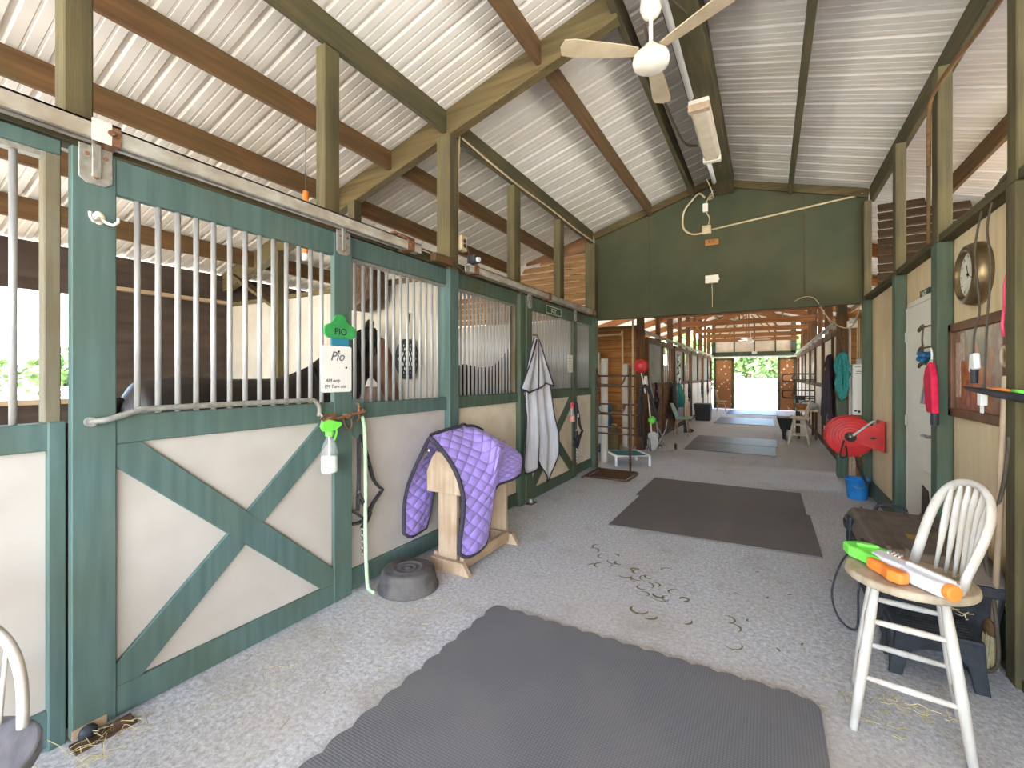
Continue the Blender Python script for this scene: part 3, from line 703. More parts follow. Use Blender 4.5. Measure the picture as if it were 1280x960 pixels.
door_track('dusty track carrying the far sliding stall door', 3.42, 6.9, 2.47)
mb = MB().box(-2.465, .64, 2.47, -2.385, .73, 2.56)
t = tag(MB().prism([(.735, 2.465), (.80, 2.465), (.80, 2.555), (.735, 2.555)], (-2.394, 0, 0), (0, 1, 0), (0, 0, 1), .008).build('track_clip', 'offwhite', bevel=.003), 'pale metal clip on the track under the leftmost strut', 'track clip')

t = thing('floor_guide', 'dark steel floor guide under the left end of the near stall door', 'door guide', (-2.42, .74, 0))
MB().ell((-2.43, .735, .035), (.022, .032, .03)).build('roller', 'stool', t, smooth=True)
MB().box(-2.445, .68, 0, -2.37, .88, .012).box(-2.385, .80, .012, -2.37, .86, .05).build('bracket', 'ironbrown', t)
t = thing('floor_guide', 'dark steel floor guide at the foot of the far stall door', 'door guide', (-2.42, 4.66, 0))
MB().cyl((-2.42, 4.68, 0), (-2.42, 4.68, .06), .03).build('roller', 'galv', t, smooth=True)
MB().box(-2.46, 4.62, 0, -2.38, 4.76, .01).build('bracket', 'ironbrown', t)

# double coat hook
t = thing('coat_hook', 'cream double coat hook high on the left stile of the near stall door', 'hook', (-2.448, .775, 2.15))
MB().ell((-2.447, .775, 2.165), (.006, .022, .028)).build('back_plate', 'offwhite', t, smooth=True)
for s in (-1, 1):
    MB().tube([(-2.445, .775, 2.165), (-2.42, .775 + s * .015, 2.145), (-2.40, .775 + s * .032, 2.135), (-2.39, .775 + s * .045, 2.15), (-2.388, .775 + s * .046, 2.168)], [.007, .007, .006, .006, .007], 8).build('prong', 'offwhite', t, smooth=True)

# name sign and white board
t = thing('name_sign', 'green cactus-shaped wooden name sign with a blue base reading PIO', 'sign', (-2.445, 1.99, 1.72))
pts = []
def arc(cy, cz, r, a0, a1, n=8, ry=None):
    return [(cy + (ry or r) * math.cos(math.radians(a0 + (a1 - a0) * k / n)), cz + r * math.sin(math.radians(a0 + (a1 - a0) * k / n))) for k in range(n + 1)]
outl = arc(1.915, 1.79, .048, 250, 90) + arc(1.99, 1.855, .048, 175, 5, ry=.052) + arc(2.07, 1.79, .048, 90, -70)
MB().prism(outl, (-2.445, 0, 0), (0, 1, 0), (0, 0, 1), .016).build('board', 'signgreen', t, bevel=.003)
MB().box(-2.445, 1.925, 1.70, -2.434, 2.06, 1.755).build('base_band', 'signblue', t)
text('PIO', .062, (-2.428, 1.99, 1.787), FACE_XP, 'ink', t)
t = thing('whiteboard', 'small white board with handwriting hung under the green name sign', 'whiteboard', (-2.445, 1.96, 1.39))
outl = arc(1.865, 1.41, .015, 270, 180, 4) + arc(1.865, 1.68, .015, 180, 90, 4) + arc(2.065, 1.68, .015, 90, 0, 4) + arc(2.065, 1.41, .015, 0, -90, 4)
MB().prism(outl, (-2.44, 0, 0), (0, 1, 0), (0, 0, 1), .008).build('board', 'white', t)
text('Pio', .085, (-2.430, 1.965, 1.625), FACE_XP, 'inkgrey', t, shear=.3)
text('AM only', .032, (-2.430, 1.93, 1.47), FACE_XP, 'inkgrey', t, shear=.2)
text('PM Turn out', .032, (-2.430, 1.95, 1.432), FACE_XP, 'inkgrey', t, shear=.2)
MB().cyl((-2.433, 1.975, 1.66), (-2.425, 1.975, 1.66), .006, n=8).cyl((-2.433, 2.035, 1.555), (-2.425, 2.035, 1.555), .006, n=8).build('pin', 'ink', t)

def spray(label, y, ztop, head, liquid, s=1.0, x=-2.395):
    t = thing('spray_bottle', label, 'spray bottle', (x, y, ztop - .27 * s), group=None)
    z = ztop - .27 * s
    prof = [(0, 0), (.038, .002), (.042, .012), (.042, .10), (.036, .135), (.018, .175), (.014, .195)]
    MB().lathe([(r * s, h * s) for r, h in prof], (x, y, z), 20).build('bottle', 'clear', t, smooth=True)
    MB().lathe([(0, .004 * s), (.036 * s, .005 * s), (.039 * s, .014 * s), (.039 * s, .088 * s), (0, .088 * s)], (x, y, z), 20).build('liquid', liquid, t, smooth=True)
    mb = MB().cyl((x, y, z + .188 * s), (x, y, z + .215 * s), .02 * s)
    mb.prism([(-.035, .215), (.03, .215), (.07, .238), (.07, .252), (.0, .272), (-.04, .262), (-.05, .24)], (x - .012 * s, y, z), (0, s, 0), (0, 0, s), .024 * s)
    h = mb.build('trigger_head', head, t, bevel=.003 * s)
    MB().tube([(x, y + .035 * s, z + .232 * s), (x, y + .045 * s, z + .20 * s), (x, y + .03 * s, z + .165 * s)], .006 * s, 8, smooth=3).build('trigger', head, h, smooth=True)
    MB().cyl((x, y, z + .02 * s), (x, y, z + .2 * s), .004 * s, n=6).build('dip_tube', 'white', t)
    return t
spray('lime-topped spray bottle of milky liquid hanging on the near stall door', 1.86, 1.225, 'lime', 'milky', 1.22, -2.375)
spray('pink-topped spray bottle of peach liquid hanging on the far stall door', 5.9, 1.13, 'pink', 'peach', 1.05, -2.40)

# rope and halters
tag(MB().tube([(-2.455, 2.19, 1.22), (-2.44, 2.20, 1.12), (-2.435, 2.205, .8), (-2.43, 2.20, .4), (-2.43, 2.215, .06), (-2.41, 2.22, .012), (-2.35, 2.2, .012)], .0135, 8, smooth=5).build('lead_rope', 'rope', smooth=True), 'pale green lead rope hanging straight down beside the near stall door', 'lead rope')
def halter(label, y, z, s, x, mat, metal='chrome'):
    t = thing('halter', label, 'halter', (x, y, z - .7 * s))
    def strap(pts, r=.017): return MB().loft(spline([(x + dx, y + dy * s, z + dz * s) for dx, dy, dz in pts], 4), (r * .45, r * 1.25), 8, up=(1, 0, 0)).build('strap', mat, t, smooth=True)
    strap([(0, -.02, 0), (.01, -.03, -.12), (.0, -.02, -.3), (.01, -.04, -.52)])
    strap([(0, .0, 0), (.02, .045, -.18), (.02, .10, -.34), (.03, .17, -.42)])
    strap([(.03, .17, -.42), (.03, .08, -.50), (.02, .0, -.60), (.0, -.10, -.60)])
    strap([(.02, -.04, -.40), (.03, .01, -.50), (.02, .06, -.56), (.01, .0, -.66)])
    strap([(.0, -.1, -.5), (.02, -.04, -.55), (.02, .02, -.6)])
    MB().lathe([(.014 * s, -.004), (.02 * s, 0), (.014 * s, .004)], (x + .03, y + .165 * s, z - .42 * s), 12, 'X').lathe([(.012 * s, -.004), (.018 * s, 0), (.012 * s, .004)], (x + .02, y - .03 * s, z - .4 * s), 12, 'X').box(x + .015, y + .02 * s, z - .22 * s, x + .03, y + .05 * s, z - .17 * s).build('buckle', metal, t)
    mb = MB()
    for k in range(9): mb.lathe([(.005, -.003), (.01, 0), (.005, .003)], (x + .012, y - .005 + (k % 2) * .006, z - (.66 + k * .022) * s), 8, 'X' if k % 2 else 'Y')
    mb.build('chain', metal, t)
    return t
halter('grey webbing halter hanging beside the pale green lead rope', 2.20, 1.09, 1.0, -2.475, 'blackfab')
halter('black and white halter hanging on the right stile of the far stall door', 6.13, 1.13, 1.05, -2.43, 'black', 'white')

# upside-down rubber feed pan
t = thing('feed_pan', 'black rubber feed pan upside down on the floor by the wooden saddle stand', 'feed pan', (-2.22, 2.40, 0))
MB().lathe([(.208, 0), (.214, .006), (.214, .018), (.204, .024), (.184, .125), (.174, .138), (.160, .142), (.108, .139), (.104, .145), (.096, .145), (.092, .138), (.06, .137), (.056, .143), (.05, .143), (.046, .136), (.02, .136), (.018, .142), (0, .143)], (-2.22, 2.40, 0), 40).build('shell', 'rubber', t, smooth=True)

# wooden saddle stand
t = thing('saddle_stand', 'raw pine saddle stand standing under the purple quilted cover', 'saddle stand', (-2.14, 3.1, 0))
for yy, sgn in ((2.72, 1), (3.46, 1)):
    MB().prism([(-2.30, 0), (-1.92, 0), (-1.985, .095), (-2.285, .095)], (0, yy + .045, 0), (1, 0, 0), (0, 0, 1), .045).build('foot', 'raw', t, bevel=.004)
    MB().box(-2.245, yy + .045, .0, -2.07, yy + .085, .64).build('upright', 'raw', t, bevel=.004)
    MB().prism([(-2.325, .60), (-2.0, .60), (-2.0, .76), (-2.055, .885), (-2.10, .91), (-2.22, .91), (-2.265, .885), (-2.325, .76)], (0, yy + .045, 0), (1, 0, 0), (0, 0, 1), .045).build('head_board', 'raw', t, bevel=.005)
for x, z in ((-2.02, .03), (-2.27, .03)):
    MB().box(x - .02, 2.765, z, x + .02, 3.44, z + .09).build('foot_rail', 'rawY', t, bevel=.004)
for x, z, a in ((-2.16, .925, 0), (-2.06, .88, .95), (-2.26, .88, -.95), (-2.005, .72, 1.45), (-2.32, .72, -1.45)):
    MB().bar((x, 2.74, z), (x, 3.5, z), .085, .018, up=(math.sin(a), 0, math.cos(a))).build('top_slat', 'rawY', t)

# purple quilted cover draped over it
t = thing('quilted_cover', 'purple diamond-quilted horse cover with black binding draped over the pine saddle stand', 'horse cover', (-2.16, 3.0, .2))
def cov_top(v):
    return 1.07 + .008 * math.sin(v * 5) - (max(0, v - .5) / .5) ** 2 * .20 - .02 * (1 - min(1, v / .12))
def cov_bot(v, side):
    b = .20 if side > 0 else .25
    k = min(1, max(0, (v - (.36 if side > 0 else .30)) / .17)); k = k * k * (3 - 2 * k)
    e = .05 * (1 - min(1, v / .10)) ** 2 + .06 * max(0, 1 - abs(v - .38) / .1) * 0
    return b + e + (.40 + .05 * v) * k
def cov(side, s, v):
    y = 2.56 + .92 * v + .05 * math.sin(s * 4) * (1 - v) + .03 * s
    top, bot = cov_top(v), cov_bot(v, side)
    z = top - (top - bot) * (s ** 1.12)
    x = .30 * math.sin(min(1, s * (1.25 + .75 * min(1, v * 2.2))) * PI / 2) * (1 - .05 * v) + .022 * math.sin(v * 11 + s * 5 + side) * s
    x += -.05 * max(0, s - .6) * (1 - v)
    if side < 0: x *= .93
    if v > .9: x *= 1 - (v - .9) * 1.2
    return Vector((-2.16 + side * x, y, z))
def cov_u(u, v):
    s = abs(u - .5) * 2; return cov(1 if u > .5 else -1, s, v)
MB().grid(cov_u, 64, 40, lambda u, v: (u * 2.0, v * .92)).build('quilt', 'purple', t, smooth=True, solid=.018)
bd = [cov_u(0 + i / 40, 0) for i in range(41)] + [cov_u(1, i / 20) for i in range(1, 21)] + [cov_u(1 - i / 40, 1) for i in range(1, 41)] + [cov_u(0, 1 - i / 20) for i in range(1, 20)]
MB().loft(bd, (.017, .012), 8, closed=True).build('binding', 'binding', t, smooth=True)
MB().tube([Vector((-2.15, 2.56 + .92 * v, cov_top(v) + .016 + (.018 if .42 < v < .5 else 0))) for v in (.0, .04, .3, .38, .44, .5, .56, .64, .75)], .012, 8, smooth=3).build('strap', 'binding', t, smooth=True)
MB().lathe([(.012, -.006), (.02, 0), (.012, .006)], (-2.215, 2.60, .94), 12, 'Y').tube([(-2.215, 2.60, .94), (-2.235, 2.59, .90), (-2.25, 2.6, .87)], .007, 6).build('buckle', 'chrome', t)

# grey horse sheet hanging on the far stall door
t = thing('horse_sheet', 'light grey horse sheet with dark piping hanging on the far stall door', 'horse sheet', (-2.40, 4.85, .16))
KL = [(1.95, 4.72, 4.79), (1.80, 4.62, 4.92), (1.55, 4.50, 5.06), (1.3, 4.44, 5.12), (1.0, 4.48, 5.2), (.75, 4.44, 5.34), (.5, 4.40, 5.34), (.1, 4.5, 5.3)]
def kint(z):
    for (z0, a0, b0), (z1, a1, b1) in zip(KL, KL[1:]):
        if z >= z1:
            k = (z0 - z) / (z0 - z1); return a0 + (a1 - a0) * k, b0 + (b1 - b0) * k
    return KL[-1][1:]
def sheet(u, v):
    zb = .42 - .05 * math.sin(u * 9) if u < .55 else .42 - .27 * math.sin(min(1, (u - .55) / .3) * PI / 2) + max(0, u - .85) * 2.4
    z = 1.95 + (zb - 1.95) * v
    a, b = kint(z)
    return Vector((-2.40 + .035 * math.sin(u * 19 + v * 1.5) * min(1, v * 2.5) + .015 * math.sin(u * 7), a + (b - a) * u, z))
MB().grid(sheet, 48, 40).build('cloth', 'sheet', t, smooth=True, solid=.008)
def flap(u, v):
    z = 1.93 + ((1.36 - .05 * math.sin(u * 6)) - 1.93) * v
    a = 4.73 - .44 * v ** 1.2; b = 4.80 + .33 * v
    return Vector((-2.345 + .03 * math.sin(u * 13) * v - .03 * (1 - v), a + (b - a) * u, z))
MB().grid(flap, 24, 16).build('shoulder_flap', 'sheet', t, smooth=True, solid=.008)
for pts in ([sheet(0, k / 20) for k in range(21)], [sheet(1, k / 20) for k in range(21)], [sheet(k / 30, 1) for k in range(31)], [sheet(.42 + .06 * math.sin(k / 5), k / 20) for k in range(6, 21)], [sheet(.66 - .012 * k, k / 20) for k in range(8, 21)], [flap(0, k / 12) for k in range(13)], [flap(k / 20, 1) for k in range(21)], [flap(1, k / 12) for k in range(13)], [flap(.5, k / 12) for k in range(13)]):
    MB().tube([p + Vector((.006, 0, 0)) for p in pts], .0085, 6).build('piping', 'binding', t, smooth=True)
tag(MB().tube([(-2.446, 4.775, 1.99), (-2.39, 4.775, 1.985), (-2.37, 4.775, 1.95), (-2.37, 4.775, 1.925), (-2.39, 4.775, 1.915)], .007, 8, smooth=3).build('wire_hook', 'ironbrown', smooth=True), 'brown wire hook holding the grey horse sheet', 'hook')

# sign, paper
t = thing('stall_sign', 'dark green name plate with pale border above the far stall door', 'sign', (-2.44, 5.36, 2.29))
MB().box(-2.447, 5.13, 2.30, -2.435, 5.60, 2.40).build('plate', 'signdark', t)
mb = MB()
for a, b, c, e in ((5.13, 2.30, 5.60, 2.308), (5.13, 2.392, 5.60, 2.40), (5.13, 2.30, 5.138, 2.40), (5.592, 2.30, 5.60, 2.40)): mb.box(-2.436, a, b, -2.432, c, e)
mb.build('border', 'cleartext', t)
text('JOEY', .075, (-2.433, 5.365, 2.348), FACE_XP, 'cleartext', t)
t = thing('notice_sheet', 'pale notice sheet fixed to the bars of the far stall door', 'notice', (-2.44, 5.95, 1.55))
MB().box(-2.447, 5.86, 1.55, -2.443, 6.04, 1.80).build('page', 'paper', t)
mb = MB()
for k in range(5): mb.box(-2.443, 5.89, 1.60 + k * .035, -2.4415, 6.01, 1.605 + k * .035)
mb.build('writing', 'inkgrey', t)

# bits on the beam over the second post
t = thing('outlet_box', 'tan outlet box on the strut above the middle stall post', 'outlet box', (-2.45, 3.42, 2.7))
MB().box(-2.50, 3.335, 2.66, -2.44, 3.43, 2.80).build('box', 'tan', t, bevel=.006)
MB().cyl((-2.44, 3.385, 2.75), (-2.434, 3.385, 2.75), .02, n=12).cyl((-2.44, 3.385, 2.705), (-2.434, 3.385, 2.705), .02, n=12).build('socket', 'darkboard', t)
t = thing('stall_camera', 'small black camera with white lens ring above the middle stall post', 'camera', (-2.40, 3.47, 2.56))
MB().box(-2.44, 3.42, 2.55, -2.35, 3.50, 2.63).build('housing', 'black', t, bevel=.012)
MB().cyl((-2.352, 3.46, 2.585), (-2.325, 3.46, 2.58), .022).build('lens_ring', 'white', t)
MB().cyl((-2.42, 3.46, 2.53), (-2.42, 3.46, 2.555), .012, n=8).build('foot', 'ironbrown', t)
tag(MB().tube([(-2.434, 3.385, 2.705), (-2.41, 3.40, 2.66), (-2.43, 3.44, 2.62)], .005, 6, smooth=4).build('camera_cord', 'cable', smooth=True), 'thin grey cord between the outlet box and the small camera', 'cord')
tag(MB().tube([(-2.45, 2.62, 2.56), (-2.44, 2.8, 2.535), (-2.44, 3.0, 2.535), (-2.45, 3.12, 2.55), (-2.44, 3.3, 2.49), (-2.43, 3.42, 2.45), (-2.44, 3.6, 2.455)], .006, 6, smooth=5).build('beam_cable', 'cable', smooth=True), 'dark cable sagging along the rail above the fixed panel with the black pan', 'cable')
tag(MB().box(-2.46, 2.92, 2.465, -2.40, 3.16, 2.535).build('wood_block', 'woodY', bevel=.005), 'short brown wood block on the rail left of the middle stall post', 'wood block')
tag(MB().box(-2.47, 2.52, 2.555, -2.42, 2.60, 2.58).box(-2.47, 2.48, 2.575, -2.43, 2.70, 2.588).build('rusty_plate', 'rust'), 'rusty plate on the end of the near door track', 'metal plate')
tag(MB().tube([(-2.48, 3.36, 3.72), (-2.49, 3.345, 3.2), (-2.49, 3.345, 2.78)], .009, 6, smooth=4).build('strut_cable', 'tan', smooth=True), 'pale cable running down the strut to the outlet box', 'cable')
tag(MB().tube([(-2.48, 3.40, 3.72), (-2.485, 3.9, 3.70), (-2.49, 4.6, 3.69), (-2.485, 5.4, 3.70), (-2.49, 6.3, 3.69), (-2.48, 7.0, 3.7)], .01, 6, smooth=4).build('girder_cable', 'tan', smooth=True), 'pale cable clipped along the beam toward the green gable', 'cable')

# ------------------------------------------------------------------ horses
def horse(label, loc, rz, hidemat, head_turn, head_pitch, s=1.0):
    t = thing('horse', label, 'horse', loc, rz)
    LOC[t.name] = Vector((0, 0, 0))
    mb = MB()
    mb.loft([Vector(p) * s for p in ((0, -1.02, 1.16), (0, -.95, 1.17), (0, -.72, 1.15), (0, -.42, 1.11), (0, -.1, 1.09), (0, .14, 1.10), (0, .34, 1.10), (0, .48, 1.08), (0, .56, 1.06))],
            [(.08 * s, .10 * s), (.20 * s, .23 * s), (.275 * s, .29 * s), (.29 * s, .30 * s), (.29 * s, .32 * s), (.25 * s, .36 * s), (.22 * s, .31 * s), (.17 * s, .23 * s), (.08 * s, .12 * s)], 20)
    poll = Vector((0, .80, 1.74)) * s
    mb.loft([Vector(p) * s for p in ((0, .16, 1.15), (0, .38, 1.26), (0, .56, 1.46), (0, .70, 1.63), (0, .80, 1.74))], [(.16 * s, .32 * s), (.14 * s, .31 * s), (.11 * s, .255 * s), (.095 * s, .20 * s), (.075 * s, .13 * s)], 16, up=(1, 0, 0) if False else (0, 0, 1))
    Rh = Matrix.Rotation(head_turn, 3, 'Z') @ Matrix.Rotation(head_pitch, 3, 'X')
    def H(p): return poll + Rh @ (Vector(p) * s)
    mb.loft([H(p) for p in ((0, -.04, .02), (0, .06, -.05), (0, .16, -.17), (0, .27, -.32), (0, .35, -.45), (0, .375, -.50))], [(.085 * s, .10 * s), (.10 * s, .16 * s), (.09 * s, .14 * s), (.064 * s, .085 * s), (.055 * s, .07 * s), (.04 * s, .045 * s)], 14)
    for sx in (-1, 1):
        mb.loft([H(p) for p in ((sx * .055, -.02, .06), (sx * .07, -.01, .13), (sx * .066, .0, .19), (sx * .058, .005, .225))], [(.034 * s, .03 * s), (.042 * s, .026 * s), (.032 * s, .022 * s), (.012 * s, .010 * s)], 8)
        mb.loft([Vector(p) * s for p in ((sx * .13, -.74, 1.10), (sx * .16, -.66, .86), (sx * .155, -.80, .66), (sx * .15, -.93, .50), (sx * .15, -.92, .34), (sx * .15, -.90, .15), (sx * .15, -.86, .075), (sx * .15, -.84, .0))],
                [(.13 * s, .2 * s), (.10 * s, .15 * s), (.07 * s, .09 * s), (.05 * s, .06 * s), (.036 * s, .042 * s), (.04 * s, .045 * s), (.045 * s, .05 * s), (.06 * s, .065 * s)], 10)
        mb.loft([Vector(p) * s for p in ((sx * .13, .30, 1.0), (sx * .145, .28, .78), (sx * .145, .28, .60), (sx * .145, .29, .47), (sx * .145, .28, .34), (sx * .145, .28, .15), (sx * .145, .31, .075), (sx * .145, .33, .0))],
                [(.10 * s, .15 * s), (.075 * s, .10 * s), (.055 * s, .065 * s), (.05 * s, .055 * s), (.035 * s, .04 * s), (.04 * s, .044 * s), (.042 * s, .048 * s), (.058 * s, .062 * s)], 10)
    mb.build('body', hidemat, t, smooth=True, remesh=.02)
    mb = MB()
    for sx in (-1, 1): mb.ell(H((sx * .082, .10, -.10)), (.016 * s, .02 * s, .018 * s))
    mb.build('eye', 'eye', t, smooth=True)
    rr = random.Random(5); mb = MB()
    crest = spline([Vector(p) * s for p in ((0, .18, 1.48), (0, .33, 1.55), (0, .48, 1.68), (0, .62, 1.80), (0, .76, 1.86), (0, .84, 1.86))], 5)
    for i, p in enumerate(crest):
        for q in range(3):
            e = p + Vector((.10 + rr.uniform(-.02, .03), rr.uniform(-.06, .02), -.22 + rr.uniform(-.05, .05))) * s
            mb.loft([p + Vector((0, rr.uniform(-.02, .02), -.03)), p + Vector((.06 * s, 0, -.0)), (p + e) / 2 + Vector((.07 * s, 0, .02)), e + Vector((.04 * s, 0, 0))], [.016 * s, .017 * s, .013 * s, .004 * s], 6)
    mb.build('mane', 'hair', t, smooth=True)
    MB().loft([Vector(p) * s for p in ((0, -1.0, 1.28), (0, -1.09, 1.22), (0, -1.13, 1.0), (0, -1.12, .7), (0, -1.1, .4))], [.035 * s, .05 * s, .07 * s, .07 * s, .02 * s], 10).build('tail', 'hair', t, smooth=True)
    LOC[t.name] = Vector(loc)
    return t
horse('dark bay horse with a brown face standing in the near stall behind the name sign', (-3.33, 2.20, .03), 0.0, 'hide', -1.0, -.22, 1.03)
horse('dark horse standing in the second stall behind the purple quilted cover', (-3.45, 5.5, .03), .05, 'coat_dark', .0, -.5, 1.13)

# inside the near stall
t = thing('hanging_drum', 'dark round mesh drum hung high on the white partition of the near stall', 'hanging drum', (-3.45, 3.02, 2.14))
MB().lathe([(.0, -.10), (.23, -.10), (.25, -.08), (.25, .10), (.235, .12), (.0, .12)], (-3.45, 3.06, 2.38), 28, 'Y').build('casing', 'ironbrown', t, smooth=False)
mb = MB()
for r in (.06, .12, .18, .23): mb.tube([(-3.45 + r * math.cos(k * PI / 14), 2.945, 2.38 + r * math.sin(k * PI / 14)) for k in range(28)], .005, 5, closed=True)
for k in range(8): mb.cyl((-3.45, 2.945, 2.38), (-3.45 + .24 * math.cos(k * PI / 4), 2.945, 2.38 + .24 * math.sin(k * PI / 4)), .004, n=5)
mb.build('guard', 'ironbrown', t)
MB().tube([(-3.3, 3.05, 2.58), (-3.22, 3.1, 2.66), (-3.1, 3.15, 2.72)], .012, 6).build('hanger', 'black', t)
t = thing('hay_net', 'pale hay bag in a black net hung on the white partition beyond the bay horse', 'hay net', (-2.98, 3.15, 1.45))
MB().ell((-2.98, 3.20, 1.66), (.13, .05, .19)).build('hay', 'paper', t, smooth=True)
mb = MB()
for k in range(-5, 6):
    for sg in (1, -1):
        pts = []
        for q in range(13):
            ph = PI * (.1 + .8 * q / 12); th = k * .28 + sg * (q - 6) * .12 - PI / 2
            pts.append((-2.98 + .135 * math.sin(ph) * math.cos(th), 3.20 + .055 * math.sin(ph) * math.sin(th), 1.66 + .195 * math.cos(ph)))
        mb.tube(pts, .006, 5)
mb.tube([(-2.98, 3.20, 1.84), (-2.98, 3.22, 2.0), (-2.98, 3.24, 2.1)], .008, 6)
mb.build('net', 'black', t)
t = thing('feed_tub', 'pinkish feed tub fixed low on the white partition beside the bay horse', 'feed tub', (-3.38, 3.05, 1.1))
MB().lathe([(0, 0), (.10, 0), (.125, .2), (.13, .21), (.12, .215), (.11, .2), (.09, .03), (0, .03)], (-3.42, 3.10, 1.18), 24).build('bowl', M('pinkish_tub', (196, 168, 158), (210, 184, 172), .7), t, smooth=True)
t = thing('orange_tube', 'orange tube with a white end hanging from a purlin over the near stall', 'orange tube', (-3.22, 2.30, 2.4))
MB().cyl((-3.22, 2.30, 2.48), (-3.22, 2.30, 2.98), .022).build('sleeve', 'orange', t, smooth=True)
MB().cyl((-3.22, 2.30, 2.43), (-3.22, 2.30, 2.48), .028).build('end_cap', 'white', t, smooth=True)
MB().cyl((-3.22, 2.30, 2.98), (-3.22, 2.30, 3.55), .004, n=6).build('cord', 'cable', t)
# ------------------------------------------------------------------ gable fittings
t = thing('wood_block', 'small orange wooden block fixed on the green gable', 'wood block', (-.71, YG - .05, 3.41))
MB().box(-.80, YG - .06, 3.40, -.62, YG - .012, 3.49).build('block', 'plank', t, bevel=.005)
MB().cyl((-.745, YG - .06, 3.455), (-.745, YG - .066, 3.455), .012, n=8).cyl((-.69, YG - .06, 3.46), (-.69, YG - .066, 3.46), .012, n=8).build('screw', 'woodZd', t)
t = thing('wall_controller', 'white control box in the middle of the green gable', 'control box', (-.71, YG - .05, 2.85))
MB().box(-.80, YG - .07, 2.85, -.62, YG - .012, 2.965).build('case', 'offwhite', t, bevel=.008)
MB().box(-.62, YG - .06, 2.89, -.608, YG - .02, 2.92).build('side_button', 'white', t)
MB().box(-.78, YG - .073, 2.92, -.70, YG - .069, 2.945).build('label_plate', 'paper', t)
MB().tube([(-.71, YG - .03, 2.86), (-.705, YG - .025, 2.65), (-.705, YG - .03, 2.46)], .005, 6).build('cord', 'tan', t)
t = thing('junction_box', 'tan junction box on the green gable with a looped cable', 'junction box', (-.78, YG - .04, 3.62))
MB().box(-.84, YG - .07, 3.58, -.72, YG - .012, 3.70).cyl((-.78, YG - .07, 3.64), (-.78, YG - .085, 3.64), .045).build('box', 'tan', t, bevel=.006)
MB().tube([(-.80, YG - .05, 3.60), (-.98, YG - .06, 3.60), (-1.10, YG - .06, 3.72), (-1.09, YG - .06, 3.95), (-.98, YG - .06, 4.10), (-.88, YG - .07, 4.18), (-.80, YG - .08, 4.1)], .014, 8, smooth=5).build('loop_cable', 'tan', t, smooth=True)
MB().box(-.83, YG - .08, 3.90, -.76, YG - .03, 4.02).build('inline_box', 'offwhite', t, bevel=.005)
MB().tube([(-.79, YG - .06, 3.9), (-.74, YG - .05, 3.8), (-.76, YG - .05, 3.7)], .008, 6, smooth=4).tube([(-.79, YG - .06, 4.02), (-.74, YG - .06, 4.12), (-.68, YG - .06, 4.2)], .008, 6, smooth=4).build('riser_cable', 'tan', t)
tag(MB().tube([(-.72, YG - .045, 3.63), (.0, YG - .04, 3.70), (.98, YG - .04, 3.79), (1.04, YG - .06, 3.80)], .013, 8).build('gable_conduit', 'tan', smooth=True), 'pale conduit running across the green gable from the junction box', 'conduit')
tag(MB().tube([(.30, YG - .05, 2.50), (.42, YG - .06, 2.55), (.52, YG - .06, 2.53), (.60, YG - .02, 2.42), (.72, YG + .1, 2.2)], .0045, 6, smooth=4).build('loose_cable', 'tan', smooth=True), 'thin cable looping over the bottom edge of the green gable', 'cable')

# ------------------------------------------------------------------ ridge fittings
def fan(label, x, y, zh, zt, turn, tan=True):
    t = thing('ceiling_fan', label, 'ceiling fan', (x, y, zh - .07), group='ceiling fans along the aisle')
    d0 = zh - 3.69
    MB().lathe([(.03, zt - .13), (.055, zt - .11), (.075, zt - .06), (.07, zt), (.04, zt + .03), (0, zt + .03)], (x, y, 0), 20).build('canopy', 'offwhite', t, smooth=True)
    MB().cyl((x, y, 3.78 + d0), (x, y, zt - .08), .014).build('drop_rod', 'offwhite', t, smooth=True)
    MB().lathe([(0, 3.645 + d0), (.085, 3.65 + d0), (.118, 3.67 + d0), (.125, 3.70 + d0), (.118, 3.735 + d0), (.06, 3.75 + d0), (.05, 3.80 + d0), (.03, 3.82 + d0), (0, 3.82 + d0)], (x, y, 0), 28).build('motor', 'offwhite', t, smooth=True)
    for k in range(3):
        a = turn + k * 2 * PI / 3; d = Vector((math.cos(a), math.sin(a), 0)); n_ = Vector((-d.y, d.x, 0))
        MB().prism([(.10, -.035), (.2, -.05), (.55, -.07), (.62, -.06), (.64, 0), (.62, .06), (.55, .07), (.2, .05), (.10, .035)], Vector((x, y, 3.755 + d0)), d, n_ + Vector((0, 0, .15)), .008).build('blade', 'fantan' if tan else 'white', t)
    return t
MT['fantan'] = M('tan_fan_blade', (176, 156, 128), (196, 178, 150), .6)
fan('cream ceiling fan on a drop rod over the near aisle', -.71, 3.2, 3.69, 4.13, -.45)
fan('ceiling fan over the far aisle, nearer of the two beyond the green gable', -.71, 14.62, 3.03, 4.28, .3)
fan('white-bladed ceiling fan over the far aisle, closest to the far doorway', -.55, 18.2, 2.74, 4.22, .15, False)
t = thing('tube_light', 'long fluorescent tube light under the ridge beam, unlit', 'tube light', (-.56, 5.1, 3.98))
MB().box(-.655, 4.5, 4.05, -.475, 5.72, 4.095).build('body', 'offwhite', t, bevel=.004)
MB().prism([(-.65, 4.05), (-.63, 3.995), (-.50, 3.995), (-.48, 4.05)], (0, 4.57, 0), (1, 0, 0), (0, 0, 1), -1.08).build('diffuser', 'lamp', t, bevel=.01)
for a, b_ in ((4.5, 4.57), (5.65, 5.72)): MB().box(-.66, a, 3.99, -.47, b_, 4.06).build('end_cap', 'raw' if a < 5 else 'offwhite', t, bevel=.006)
for a, b_, lab in ((-1.0, 4.42, 'white pipe under the ridge beam before the tube light'), (5.78, 6.5, 'short white pipe under the ridge beam beyond the tube light')):
    tag(MB().tube([(-.62, a, 4.075), (-.62, b_, 4.075)], .026, 10).build('white_pipe', 'white', smooth=True), lab, 'pipe')
